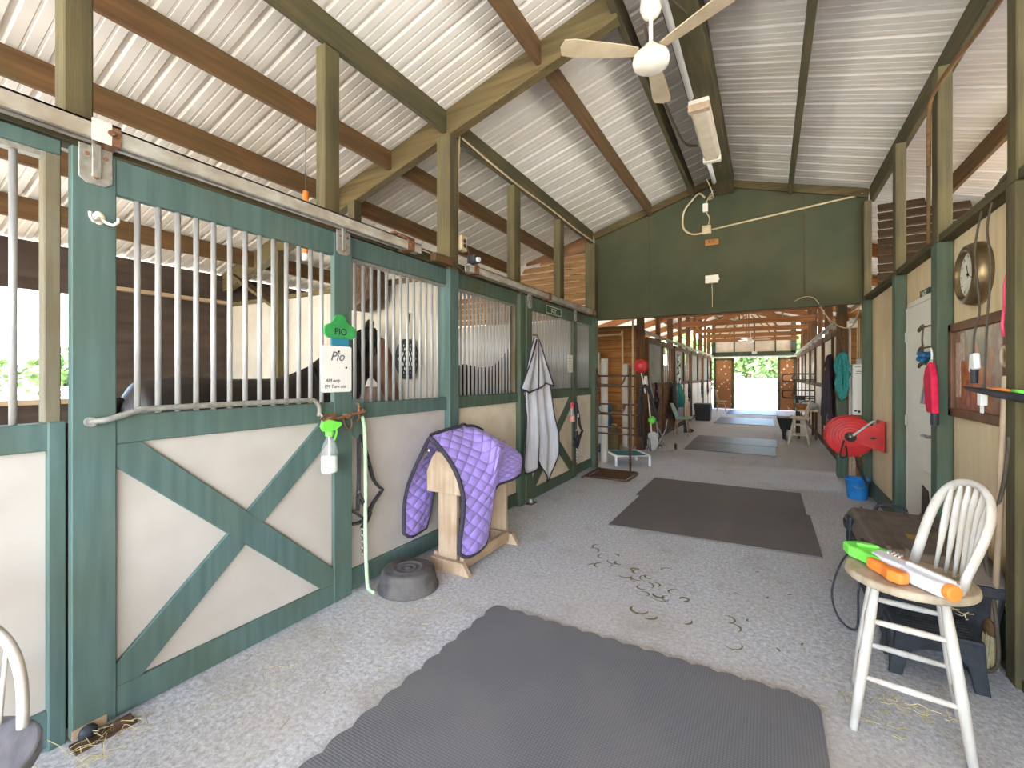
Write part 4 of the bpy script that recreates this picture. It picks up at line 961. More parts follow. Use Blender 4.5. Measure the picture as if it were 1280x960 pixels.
tag(MB().tube([(-.80, 3.4, 4.12), (-.86, 4.2, 4.14), (-.84, 4.9, 4.10), (-.80, 5.3, 4.09), (-.70, 5.45, 4.11)], .012, 6, smooth=5).build('ridge_cable', 'cable', smooth=True), 'dark cable sagging in the gap beside the ridge beam', 'cable')
tag(MB().tube([(-.60, 2.9, 4.05), (-.57, 3.15, 4.05), (-.50, 3.4, 4.09)], .006, 6, smooth=4).build('black_wire', 'cable', smooth=True), 'thin black wire crossing the white ridge pipe', 'wire')
tag(MB().tube([(-.70, 6.4, 4.1), (-.66, 6.8, 4.0), (-.74, 7.0, 4.05), (-.60, 7.05, 4.2)], .008, 6, smooth=4).build('ridge_lead', 'tan', smooth=True), 'pale lead hanging between the ridge beam and the gable', 'cable')

# ------------------------------------------------------------------ plywood wall fittings
t = thing('wall_dial', 'large round bronze-rimmed wall dial above the framed poster', 'wall clock', (1.08, 3.75, 1.93))
cz, cy = 2.12, 3.76
MB().lathe([(.19, 0), (.192, -.02), (.185, -.055), (.175, -.075), (.15, -.085), (.138, -.075), (.135, -.055), (0, -.05)], (XR + .02, cy, cz), 40, 'X').build('rim', 'brass', t, smooth=True)
MB().cyl((XR - .034, cy, cz), (XR - .037, cy, cz), .135, n=36).build('face', M('dial_face', (214, 206, 186), (232, 226, 208), .5, (14, 14, 14), c3=(176, 164, 140), dirt=.5, dsc=9), t)
mb = MB()
for k in range(12):
    a = k * PI / 6; mb.bar((XR - .038, cy + .105 * math.sin(a), cz + .105 * math.cos(a)), (XR - .038, cy + .12 * math.sin(a), cz + .12 * math.cos(a)), .004, .002, up=(1, 0, 0))
mb.build('hour_mark', 'ink', t)
mb = MB().bar((XR - .039, cy, cz - .02), (XR - .039, cy + .02, cz + .06), .004, .002, up=(1, 0, 0)).bar((XR - .039, cy, cz), (XR - .039, cy - .06, cz - .03), .003, .002, up=(1, 0, 0)).cyl((XR - .037, cy, cz), (XR - .044, cy, cz), .008, n=10)
mb.build('hand', 'ink', t)
t = thing('framed_poster', 'wide wooden-framed horse poster on the plywood wall', 'framed poster', (1.09, 3.75, 1.22))
fy0, fy1, fz0, fz1 = 3.30, 4.19, 1.225, 1.855
MB().box(XR + .0, fy0 + .03, fz0 + .03, XR + .008, fy1 - .03, fz1 - .03).build('print', 'art', t)
for a in ((fy0, fz0, fy1, fz0 + .06), (fy0, fz1 - .06, fy1, fz1), (fy0, fz0, fy0 + .06, fz1), (fy1 - .06, fz0, fy1, fz1)):
    MB().box(XR - .02, a[0], a[1], XR + .018, a[2], a[3]).build('frame_side', M('frame_wood', (96, 66, 48), (124, 88, 64), .55, (6, 6, 6), .05) if 'frame_wood' not in bpy.data.materials else bpy.data.materials['frame_wood'], t, bevel=.008)
mb = MB()
for (yy, zz, ss) in ((3.88, 1.53, 1.0), (3.66, 1.50, .9)):
    mb.prism([(yy + a * ss, zz + b * ss) for a, b in ((.13, .0), (.10, .07), (.0, .06), (-.07, .10), (-.10, .19), (-.14, .17), (-.17, .08), (-.13, .06), (-.11, -.02), (-.12, -.2), (-.085, -.2), (-.07, -.06), (.05, -.05), (.09, -.2), (.125, -.2), (.12, -.06))], (XR - .0005, 0, 0), (0, 1, 0), (0, 0, 1), .002)
mb.build('horse_figures', M('print_chestnut', (186, 116, 66), (156, 88, 56), .25, (9, 9, 9)), t)
MB().box(XR - .002, 4.02, 1.36, XR + .0, 4.1, 1.72).box(XR - .002, 3.96, 1.6, XR + .0, 4.02, 1.78).build('pale_shape', M('print_pale', (196, 172, 156), (172, 140, 122), .25, (30, 30, 30)), t)
def power_cord(label, y, zt, zb, sway, plug):
    t = thing('power_cord', label, 'power cord', (1.02, y, zb))
    MB().tube([(1.06, y + .04, 2.47), (1.03, y + .02, 2.3), (1.025, y + sway, (2.4 + zb) / 2 + .2), (1.03, y - sway * .6, (2.4 + zb) / 2 - .1), (1.02, y + .02, zb + .18), (1.01, y, zb + .06)], .0055, 8, smooth=6).build('cord', 'cable', t, smooth=True)
    if plug:
        MB().prism([(-.05, 0), (.045, -.02), (.03, .085), (-.03, .09)], (1.0, y, zb - .02), (0, 1, 0), (0, 0, 1), .03).build('plug', 'white', t, bevel=.008)
        MB().cyl((1.015, y, zb - .02), (1.01, y - .01, zb - .10), .017).build('socket_end', 'black', t)
    else:
        MB().box(.99, y - .025, zb - .02, 1.02, y + .025, zb + .05).build('plug', 'white', t, bevel=.006)
        m2 = MB()
        for s in (-.014, .014): m2.cyl((1.005, y + s, zb - .02), (1.005, y + s, zb - .06), .006, n=6)
        m2.build('prong', 'chrome', t)
    return t
power_cord('dark power cord with a big white plug hanging over the framed poster', 3.50, 2.47, 1.56, .03, True)
power_cord('dark power cord with a small white plug hanging low over the framed poster', 3.36, 2.47, 1.36, -.04, False)
t = thing('black_rod', 'black tapered rod sticking out across the framed poster', 'rod', (.9, 3.1, 1.4))
MB().loft([(.97, 3.50, 1.435), (.985, 3.3, 1.42), (.99, 3.0, 1.405), (1.0, 2.6, 1.39)], [.006, .016, .021, .023], 12).build('shaft', 'black', t, smooth=True)
MB().box(.97, 2.68, 1.36, 1.125, 2.71, 1.375).box(.97, 2.68, 1.36, .98, 2.71, 1.43).box(1.015, 2.68, 1.36, 1.03, 2.71, 1.41).build('wall_bracket', 'ironbrown', t)
MB().loft([(.982, 3.22, 1.44), (.986, 3.1, 1.436), (.99, 2.98, 1.43)], [.006, .008, .006], 8).build('orange_band', 'orange', t, smooth=True)
MB().cyl((.985, 2.96, 1.432), (.985, 2.85, 1.428), .007).build('green_band', 'lime', t, smooth=True)
t = thing('hanging_strap', 'red and pink strap with a ring hanging beside the framed poster, at the right edge', 'strap', (1.05, 3.22, 1.55))
MB().tube([(1.06, 3.2, 2.08), (1.04, 3.2, 1.95), (1.04, 3.205, 1.85)], .009, 8).tube([(1.04, 3.205, 1.85), (1.03, 3.2, 1.76), (1.04, 3.21, 1.70)], .008, 8).build('webbing', 'pink', t, smooth=True)
MB().tube([(1.04, 3.205 + .035 * math.cos(k * PI / 8), 1.60 + .05 * math.sin(k * PI / 8)) for k in range(16)], .008, 8, closed=True).build('ring', 'raw', t, smooth=True)
t = thing('wall_hanger', 'brown iron scroll hanger at the top of the white door', 'hanger', (1.06, 4.55, 1.55))
mb = MB()
for z in (1.88, 1.72, 1.60):
    mb.tube([(1.095, 4.45, z + .01), (1.06, 4.5, z), (1.03, 4.56, z - .01), (1.02, 4.6, z - .035), (1.03, 4.64, z - .01), (1.05, 4.62, z + .02)], .007, 6, smooth=4)
mb.tube([(1.085, 4.47, 1.92), (1.085, 4.47, 1.56)], .008, 6).tube([(1.04, 4.57, 1.88), (1.03, 4.56, 1.78), (1.04, 4.58, 1.68), (1.03, 4.57, 1.6)], .006, 6, smooth=4)
mb.build('scroll', 'ironbrown', t, smooth=True)
t = thing('striped_bag', 'rainbow-striped cloth windsock with a blue ruffled top hanging on the white door', 'windsock', (1.06, 4.55, 1.28))
cols = ('redcloth', 'pink', 'lilac', 'barrelblue', 'hay')
for k in range(5):
    f0, f1 = (k - 2.5) / 2.5, (k - 1.5) / 2.5
    MB().add([(1.06, 4.55 + f0 * .02, 1.60), (1.06, 4.55 + f1 * .02, 1.60), (1.035, 4.56 + f1 * .085, 1.285), (1.035, 4.56 + f0 * .085, 1.285), (1.07, 4.55 + f0 * .02, 1.60), (1.07, 4.55 + f1 * .02, 1.60), (1.07, 4.56 + f1 * .085, 1.285), (1.07, 4.56 + f0 * .085, 1.285)], [(0, 1, 2, 3), (7, 6, 5, 4), (0, 4, 5, 1), (3, 2, 6, 7), (1, 5, 6, 2), (0, 3, 7, 4)]).build('stripe', cols[k], t)
mb = MB(); rr = random.Random(3)
for k in range(14): mb.ell((1.05 + rr.uniform(-.03, .02), 4.55 + rr.uniform(-.06, .05), 1.63 + rr.uniform(-.035, .045)), (.022, .03, .022), 8, 6, (rr.random(), rr.random(), 0))
mb.build('ruffle', 'barrelblue', t, smooth=True)
t = thing('red_mitt', 'red cloth mitt with a pale yellow edge and black tip hanging beside the windsock', 'mitt', (1.0, 4.240, 1.2))
MB().prism([(4.280, 1.56), (4.200, 1.60), (4.140, 1.50), (4.120, 1.30), (4.110, 1.24), (4.250, 1.24), (4.300, 1.36), (4.325, 1.48)], (.98, 0, 0), (0, 1, 0), (0, 0, 1), .04).build('mitt_body', 'redcloth', t, bevel=.012)
MB().tube([(1.0, 4.210, 1.61), (1.0, 4.290, 1.57), (1.0, 4.330, 1.48), (1.0, 4.305, 1.36), (1.0, 4.260, 1.25)], .009, 6, smooth=4).build('edge', 'hay', t, smooth=True)
MB().cyl((1.0, 4.140, 1.25), (1.0, 4.140, 1.16), .022).build('tip', 'black', t)
MB().tube([(1.01, 4.250, 1.58), (1.02, 4.280, 1.66), (1.02, 4.310, 1.70)], .006, 6, smooth=3).build('loop', 'white', t)
t = thing('door_sign', 'small dark green name plate above the white door', 'sign', (1.1, 4.83, 2.13))
MB().box(XR + .006, 4.72, 2.135, XR + .02, 4.96, 2.205).build('plate', 'signdark', t)
text('TACK', .055, (XR + .004, 4.84, 2.17), FACE_XN, 'cleartext', t)
tag(MB().tube([(1.0, 4.27, 3.0), (1.0, 4.275, 2.6), (1.0, 4.275, 2.45)], .012, 8).tube([(1.0, 4.27, 3.0), (1.0, 4.26, 3.35), (1.0, 4.20, 3.46), (1.02, 4.0, 3.50), (1.06, 3.6, 3.5), (1.08, 3.2, 3.5)], .014, 8, smooth=6).build('bent_conduit', 'woodY', smooth=True), 'tan conduit bending off the post left of the wall dial', 'conduit')
tag(MB().bar((1.13, 3.10, 2.55), (1.15, 3.62, 2.535), .04, .09).build('loose_board', 'rawY', bevel=.004), 'pale loose board lying on the top plate above the wall dial', 'board')
tag(MB().tube([(1.06, 3.3, 2.52), (1.08, 3.2, 2.56), (1.05, 3.1, 2.54), (1.06, 3.36, 2.5), (1.05, 3.45, 2.5)], .012, 6, smooth=5).build('cord_bundle', 'cable', smooth=True), 'tangled dark cords bundled on the top plate above the framed poster', 'cord')
tag(MB().tube([(1.03, 3.12, 1.2), (1.02, 3.16, .95), (1.0, 3.24, .7), (.99, 3.27, .55), (1.0, 3.2, .35), (1.0, 3.15, .1), (.98, 3.16, .015), (.9, 3.14, .012)], .009, 8, smooth=6).build('post_cable', 'cable', smooth=True), 'dark cable hanging down the post at the right edge', 'cable')
t = thing('push_broom', 'old wooden broom leaning head-down against the plywood wall at the right edge', 'broom', (1.0, 3.2, 0))
MB().loft([(1.005, 3.22, .22), (1.02, 3.19, .9), (1.03, 3.17, 1.5)], [.013, .014, .012], 10).build('handle', 'raw', t, smooth=True)
MB().ell((.995, 3.23, .2), (.03, .05, .05)).build('collar', 'woodY', t, smooth=True)
mb = MB(); rr = random.Random(9)
for k in range(50):
    a = rr.uniform(-1, 1); mb.tube([(.995 + rr.uniform(-.02, .02), 3.23 + a * .04, .2), (.985 + rr.uniform(-.025, .025), 3.23 + a * .075, .012)], .004, 4)
mb.build('bristle', 'hay', t)

# hose reel at the wall end
t = thing('hose_reel', 'red steel hose reel bracketed to the end of the plywood wall', 'hose reel', (.85, 6.3, .56))
hx, hy, hz = .80, 6.36, .82
MB().lathe([(.05, -.115), (.212, -.115), (.227, -.105), (.229, -.09), (.212, -.085), (.13, -.08), (.13, .08), (.212, .085), (.229, .09), (.227, .105), (.212, .115), (.05, .115)], (hx, hy, hz), 40, 'Y').build('drum', 'red', t, smooth=True)
mb = MB()
for r in (.08, .11, .14, .17, .20): mb.tube([(hx + r * math.cos(k * PI / 16), hy - .117, hz + r * math.sin(k * PI / 16)) for k in range(32)], .005, 6, closed=True)
mb.build('pressed_ring', 'red', t, smooth=True)
MB().lathe([(.128, -.078), (.19, -.075), (.195, 0), (.19, .075), (.128, .078)], (hx, hy, hz), 32, 'Y').build('coiled_hose', 'black', t, smooth=True)
MB().prism([(hx - .03, hz + .035), (hx - .045, hz), (hx - .03, hz - .04), (hx + .1, hz - .085), (1.095, .67), (1.095, 1.0), (hx + .25, .985)], (0, hy - .135, 0), (1, 0, 0), (0, 0, 1), .012).build('side_arm', 'red', t, bevel=.003)
MB().box(1.075, hy - .15, .67, 1.1, hy + .16, 1.0).build('mount_plate', 'red', t, bevel=.003)
MB().cyl((hx, hy - .16, hz), (hx, hy + .14, hz), .028, n=14).lathe([(.055, -.152), (.05, -.145), (.055, -.138)], (hx, hy, hz), 14, 'Y').build('hub', 'chrome', t, smooth=True)
MB().bar((hx + .02, hy - .16, hz + .02), (hx + .2, hy - .165, hz + .19), .02, .01, up=(0, 1, 0)).build('crank', 'galv', t)
MB().ell((1.0, hy - .150, .82), (.03, .004, .012)).build('slot', 'black', t)
MB().tube([(hx - .06, hy - .15, hz - .04), (hx - .085, hy - .16, hz - .14), (hx - .095, hy - .16, hz - .22), (hx - .065, hy - .16, hz - .235), (hx - .035, hy - .16, hz - .2), (hx - .045, hy - .155, hz - .1)], .008, 8, smooth=4).build('strap_loop', 'blackfab', t, smooth=True)
MB().tube([(hx + .06, hy, hz - .19), (hx + .1, hy + .02, hz - .36), (hx + .16, hy + .1, hz - .5), (hx + .22, hy + .25, hz - .62)], .014, 8, smooth=5).build('hose_tail', 'black', t, smooth=True)
t = thing('bucket', 'blue plastic bucket on the floor under the red hose reel', 'bucket', (.94, 6.86, 0))
MB().lathe([(0, .0), (.095, 0), (.10, .01), (.125, .235), (.135, .24), (.135, .25), (.122, .25), (.118, .235), (.095, .015), (0, .015)], (.95, 6.86, 0), 28).build('pail', 'blue', t, smooth=True)
MB().tube([(.95 - .13, 6.86, .235), (.95 - .11, 6.82, .20), (.95, 6.73, .15), (.95 + .11, 6.82, .20), (.95 + .13, 6.86, .235)], .004, 6, smooth=4).build('handle', 'galv', t)

# trunk, step stool
t = thing('storage_chest', 'large black lidded storage trunk with a ribbed lid against the plywood wall', 'storage trunk', (.8, 3.8, 0))
def frus(a, b, z0, z1):
    return MB().add([(a[0], a[1], z0), (a[2], a[1], z0), (a[2], a[3], z0), (a[0], a[3], z0), (b[0], b[1], z1), (b[2], b[1], z1), (b[2], b[3], z1), (b[0], b[3], z1)], [(0, 3, 2, 1), (4, 5, 6, 7), (0, 1, 5, 4), (1, 2, 6, 5), (2, 3, 7, 6), (3, 0, 4, 7)])
frus((.57, 3.28, 1.02, 4.16), (.52, 3.21, 1.06, 4.24), .0, .40).build('tub', 'black', t, bevel=.02)
MB().box(.50, 3.19, .36, 1.07, 4.26, .42).build('tub_rim', 'black', t, bevel=.012)
frus((.50, 3.19, 1.07, 4.26), (.545, 3.29, 1.05, 4.2), .42, .515).build('lid', 'trunk', t, bevel=.015)
for x in (.60, .68, .86, .94): MB().add(*[[(x - .012, 3.25, .48), (x + .012, 3.25, .48), (x + .012, 3.3, .517), (x - .012, 3.3, .517), (x - .008, 4.19, .517), (x + .008, 4.19, .517), (x - .008, 3.3, .527), (x + .008, 3.3, .527), (x - .006, 4.19, .527), (x + .006, 4.19, .527)], [(0, 1, 7, 6), (6, 7, 9, 8), (0, 6, 3), (1, 2, 7), (3, 6, 8, 4), (2, 5, 9, 7), (8, 9, 5, 4)]]).build('lid_rib', 'trunk', t)
MB().box(.74, 3.55, .513, .82, 3.63, .519).build('yellow_sticker', M('faded_sticker', (158, 124, 62), (176, 140, 76), .7), t)
mb = MB()
for yy in (3.35, 3.9):
    mb.box(.492, yy, .30, .512, yy + .12, .50).ell((.50, yy + .06, .44), (.03, .06, .035))
mb.build('latch', 'stool', t, bevel=.006)
MB().tube([(.50, 3.5, .46), (.40, 3.42, .36), (.34, 3.35, .18), (.37, 3.3, .05), (.45, 3.28, .02), (.47, 3.36, .2), (.49, 3.4, .36)], .006, 6, smooth=6).build('cord_loop', 'black', t, smooth=True)
MB().tube([(.70, 4.26, .47), (.72, 4.28, .53), (.86, 4.28, .53), (.88, 4.26, .47)], .012, 8, smooth=3).build('carry_handle', 'black', t, smooth=True)
t = thing('step_stool', 'low black plastic step stool under the white Windsor stool', 'step stool', (.715, 3.02, 0))
x0, x1, ya, yb, zt = .53, .905, 2.92, 3.15, .245
def archp(a0, a1):
    w = a1 - a0; m = [(a0, 0), (a0 + .055, 0), (a0 + .075, .10)]
    m += [(a0 + .075 + (w - .15) * (1 - math.cos(k * PI / 10)) / 2, .10 + .06 * math.sin(k * PI / 10)) for k in range(1, 10)]
    return m + [(a1 - .075, .10), (a1 - .055, 0), (a1, 0), (a1 - .03, zt - .02), (a0 + .03, zt - .02)]
for yy in (ya, yb - .015): MB().prism(archp(x0, x1), (0, yy + .015, 0), (1, 0, 0), (0, 0, 1), .018).build('long_side', 'stool', t, bevel=.004)
for xx in (x0 + .012, x1 - .027): MB().prism(archp(ya, yb), (xx, 0, 0), (0, 1, 0), (0, 0, 1), .018).build('short_side', 'stool', t, bevel=.004)
MB().box(x0 + .02, ya - .002, zt - .025, x1 - .02, yb + .002, zt).build('step_top', 'stool', t, bevel=.008)
mb = MB()
for k in range(6): mb.box(x0 + .05, ya + .03 + k * .03, zt - .001, x1 - .05, ya + .04 + k * .03, zt + .003)
mb.build('grip_ridge', 'black', t)

# ------------------------------------------------------------------ Windsor stools and chairs (built facing +X, seat centre at the origin)
def windsor(label, name, cat, loc, rz, seat_z, seat_r, foot, frame, seatm, back_h, nsp=7, arrow=True, twist=0.0, bulge=.5):
    t = thing(name, label, cat, loc, rz); LOC[t.name] = Vector((0, 0, 0)); k = seat_r / .21
    seat = []
    for i in range(40):
        a = 2 * PI * i / 40; r = seat_r * (1 + .05 * math.cos(2 * a)) * (1.0 if math.cos(a) > -.2 else 1.0 + .04 * abs(math.cos(a)))
        seat.append((r * .97 * math.cos(a), r * 1.06 * math.sin(a)))
    T_ = Matrix.Rotation(twist, 3, 'Z'); seat = [tuple((T_ @ Vector((p_[0], p_[1], 0))).xy) for p_ in seat]
    MB().prism(seat, (0, 0, seat_z - .035), (1, 0, 0), (0, 1, 0), .035).build('seat', seatm, t, bevel=.012, seg=3, local=True)
    MB().lathe([(0, seat_z - .075), (.10 * k, seat_z - .075), (.135 * k, seat_z - .04), (0, seat_z - .036)], (0, 0, 0), 24).build('swivel_collar', seatm, t, local=True)
    tops, feet = {}, {}
    for sx in (-1, 1):
        for sy in (-1, 1):
            a = Vector((sx * .105 * k, sy * .105 * k, seat_z - .04)); b = Vector((sx * foot, sy * foot, 0)); tops[sx, sy], feet[sx, sy] = a, b
            d = b - a
            MB().loft([a, a + d * .25, a + d * .6, b], [.0145 * k, .019 * k, .02 * k, .0155 * k], 12).build('leg', frame, t, smooth=True, local=True)
    def at(s, z):
        a, b = tops[s], feet[s]; u = (a.z - z) / (a.z - b.z); return a + (b - a) * u
    for s0, s1, zz in (((1, -1), (1, 1), (.28, .62)), ((-1, -1), (-1, 1), (.24, .58)), ((-1, -1), (1, -1), (.35, .72)), ((-1, 1), (1, 1), (.35, .72))):
        for z in zz:
            z *= seat_z * .98
            if z > seat_z - .1: continue
            p, q = at(s0, z), at(s1, z); m = (p + q) / 2
            MB().loft([p, p + (q - p) * .2, m, q - (q - p) * .2, q], [.009, .012, .014, .012, .009], 10).build('stretcher', frame, t, smooth=True, local=True)
    # back bow at the rear (-X), leaning back
    def bow(u):                                                # u 0..1
        a = PI * u; w = seat_r * .94
        yy = -w * .83 * math.cos(a) * (1 + bulge * math.sin(a)); zz = back_h * (math.sin(a) ** .62)
        lean = -.27 * zz
        return Vector((-seat_r * .44 - .02 * math.sin(a) + lean, yy, seat_z - .005 + zz))
    MB().loft([T_ @ bow(i / 36) for i in range(37)], (.013 * k, .019 * k), 10, up=(1, 0, 0)).build('back_bow', frame, t, smooth=True, local=True)
    for i in range(nsp):
        f = (i + 1) / (nsp + 1); yb_ = (f - .5) * 2
        base = Vector((-seat_r * (.80 - .22 * yb_ * yb_), yb_ * seat_r * .72, seat_z - .005))
        yt = yb_ * seat_r * .80
        u = min((abs(-bow(q / 200).y * -1 - yt), q / 200) for q in range(201))[1]
        top = bow(u)
        base, top = T_ @ base, T_ @ top; d = top - base
        w = [.006, .008, .0135, .0145, .006] if arrow else [.006, .008, .009, .007, .005]
        th = [.006, .006, .0055, .0055, .005]
        MB().loft([base, base + d * .18, base + d * .5, base + d * .78, top], [(th[q] * k, w[q] * k) for q in range(5)], 8, up=(1, 0, 0)).build('spindle', frame, t, smooth=True, local=True)
    LOC[t.name] = Vector(loc)
    return t
windsor('white weathered Windsor counter stool with a toy water blaster on its seat', 'windsor_stool', 'stool', (.522, 2.53, 0), PI - .15, .645, .214, .182, 'oldwhite', 'woodseat', .41, nsp=6, twist=.34)
windsor('grey-seated Windsor chair cut off at the bottom left corner of the view', 'windsor_chair', 'chair', (-1.925, .235, 0), -.35, .44, .235, .17, 'oldwhite', 'greyseat', .34, bulge=-.1)

# toy blaster lying on the stool
t = thing('toy_blaster', 'green, white and orange toy water blaster lying on the white Windsor stool', 'toy', (.46, 2.52, .65))
A, B = Vector((.35, 2.69, .652)), Vector((.60, 2.33, .652)); U = (B - A).normalized(); V = Vector((-U.y, U.x, 0)) * -1   # V towards the aisle
if V.x > 0: V = -V
def toy(poly, z0, h, name, mat, bev=.008): return MB().prism(poly, A + Vector((0, 0, z0)), U, V, h if U.cross(V).z > 0 else -h).build(name, mat, t, bevel=bev, seg=3)
def z_off(z0, h): return z0 if U.cross(V).z > 0 else z0
toy([(.10, -.045), (.20, -.05), (.36, -.045), (.47, -.03), (.475, .03), (.44, .05), (.34, .052), (.28, .035), (.20, .045), (.13, .03)], 0, .055, 'white_body', 'greywhite', .014)
toy([(-.02, .03), (-.01, -.03), (.04, -.075), (.12, -.085), (.15, -.06), (.13, -.035), (.17, .0), (.20, .045), (.16, .062), (.10, .055), (.05, .06)], .0, .05, 'green_stock', 'lime', .012)
toy([(.02, -.005), (.06, -.045), (.10, -.05), (.09, -.02), (.05, .02)], .05, .012, 'stock_pad', 'lime', .004)
toy([(.17, .05), (.21, .048), (.26, .055), (.30, .045), (.345, .055), (.35, .10), (.30, .115), (.25, .095), (.20, .09), (.165, .085)], .0, .048, 'orange_grip', 'orange', .012)
toy([(.15, -.052), (.25, -.05), (.26, -.03), (.17, -.025)], .045, .012, 'brown_inlay', M('toy_brown', (176, 124, 92), (190, 138, 104), .5), .003)
mb = MB().cyl(A + U * .455 + Vector((0, 0, .03)) + V * .02, A + U * .487 + Vector((0, 0, .03)) + V * .02, .031, n=18)
mb.build('orange_muzzle', 'orange', t, bevel=.006)
mb = MB()
for k in range(4): mb.bar(A + U * (.13 + .018 * k) - V * .075 + Vector((0, 0, .05)), A + U * (.13 + .018 * k + .03) - V * .03 + Vector((0, 0, .056)), .006, .01)
mb.bar(A + U * .27 - V * .01 + Vector((0, 0, .06)), A + U * .46 - V * .005 + Vector((0, 0, .06)), .014, .012)
mb.build('white_detail', 'white', t)

# ------------------------------------------------------------------ mats and floor litter
def wavy_mat(label, x0, x1, ya, yb, mat, wavy, rot=0):
    mb = MB(); pts = []; r = .07
    def edge(p, q, n, out, amp):
        p, q = Vector(p), Vector(q); o_ = []
        for i in range(n * 8):
            u = i / (n * 8); ph = (u * n) % 1
            o_.append(p + (q - p) * u + Vector(out) * amp * (abs(math.sin(ph * PI)) - .35))
        return o_
    pts += [Vector((x0, ya))] + [Vector((x1, ya))]
    pts += [Vector((x1, yb - r))] + [Vector((x1 - r + r * math.cos(a), yb - r + r * math.sin(a))) for a in (.4, .8, 1.2)]
    pts += edge((x1 - r, yb), (x0, yb), 14, (0, 1), .02 if wavy else 0)
    pts += edge((x0, yb), (x0, ya), 16, (-1, 0), .02 if wavy else 0)
    mb.prism([(p.x, p.y) for p in pts], (0, 0, .001), (1, 0, 0), (0, 1, 0), .014)
    return tag(mb.build('rubber_mat', mat), label, 'floor mat')
wavy_mat('grey pebbled rubber mat with scalloped edges in the foreground', -1.535, .205, .15, 2.47, 'matnear', True)
def flat_mat(label, x0, x1, ya, yb, mat, tilt=0.0):
    return tag(MB().add([(x0, ya, .001), (x1, ya + tilt, .001), (x1, yb + tilt, .001), (x0, yb, .001), (x0, ya, .016), (x1, ya + tilt, .016), (x1, yb + tilt, .016), (x0, yb, .016)], [(0, 3, 2, 1), (4, 5, 6, 7), (0, 1, 5, 4), (1, 2, 6, 5), (2, 3, 7, 6), (3, 0, 4, 7)]).build('rubber_mat', mat, bevel=.004), label, 'floor mat')
flat_mat('dark rubber mat in mid aisle, nearer of the pair', -1.39, .39, 4.38, 5.66, 'matmid', .07)
flat_mat('dark rubber mat in mid aisle, farther of the pair', -1.44, .36, 5.67, 6.73, 'matmid', .02)
flat_mat('shiny ribbed rubber mat just beyond the green gable', -1.50, .14, 9.72, 10.9, 'matfar', -.08)
flat_mat('ribbed rubber mat second beyond the green gable', -1.52, .18, 10.92, 12.1, 'matfar', -.04)
flat_mat('ribbed rubber mat raised edge third beyond the green gable', -1.5, .17, 15.5, 17.9, 'matfar', 0)
flat_mat('pale lit rubber mat closest to the far doorway', -1.45, .3, 19.6, 21.6, 'matfar', 0)

rr = random.Random(21); mb = MB()
def crescent(x, y, r, a0, sweep, w):
    n = 9; out, inn = [], []
    for i in range(n + 1):
        a = a0 + sweep * i / n; k = math.sin(PI * i / n) ** .6
        out.append((x + (r + w * k * .5) * math.cos(a), y + (r + w * k * .5) * math.sin(a), .0025)); inn.append((x + (r - w * k * .5) * math.cos(a), y + (r - w * k * .5) * math.sin(a), .0025))
    mb.add(out + inn, [(i, i + 1, n + 2 + i, n + 1 + i) for i in range(n)])
for k in range(34):
    u = rr.random(); x = -1.25 + u * .95 + rr.gauss(0, .12); y = 3.75 - u * .85 + rr.gauss(0, .14)
    if y < 2.56: y = 2.56 + rr.random() * .2
    crescent(x, y, rr.uniform(.03, .055), rr.uniform(0, 6.3), rr.uniform(1.5, 4.0), rr.uniform(.008, .022))
for k in range(8): crescent(rr.uniform(-.3, .4), rr.uniform(2.7, 4.0), .03, rr.uniform(0, 6.3), 1.4, .012)
tag(mb.build('hoof_dirt', 'dung', clean=False), 'brown crescent hoof marks on the concrete between the two mats', 'hoof marks', None, 'stuff')
mb = MB()
def straw(x, y, z, L_, spread_=1.0):
    a = rr.uniform(0, 6.3); d = Vector((math.cos(a), math.sin(a), rr.uniform(-.15, .25) * spread_)); p = Vector((x, y, z))
    mb.tube([p, p + d * L_ * .5 + Vector((0, 0, .01 * spread_)), p + d * L_], .0016, 3)
for k in range(50): straw(-2.33 + rr.gauss(0, .06), .72 + rr.gauss(0, .10), .006 + rr.random() * .03, rr.uniform(.05, .14))
for k in range(60): straw(rr.uniform(-2.4, -1.6), rr.uniform(1.0, 2.6), .004, rr.uniform(.02, .07), 0)
for k in range(50): straw(.45 + rr.gauss(0, .08), 2.55 + rr.gauss(0, .09), .005, rr.uniform(.02, .06), .2)
tag(mb.build('hay_wisps', 'hay', clean=False), 'loose hay wisps on the floor along the stall front and under the stool', 'hay', None, 'stuff')
mb = MB()
for k in range(36): straw(.52 + rr.gauss(0, .06), 2.40 + rr.gauss(0, .02), .155 + rr.gauss(0, .02), rr.uniform(.03, .07), -.6)
for k in range(14): straw(.62 + rr.gauss(0, .02), 2.42 + rr.gauss(0, .03), .59 + rr.gauss(0, .02), rr.uniform(.03, .07), -1.2)
tag(mb.build('hay_strands', 'hay', clean=False), 'hay strands caught on the rungs of the white Windsor stool', 'hay', None, 'stuff')
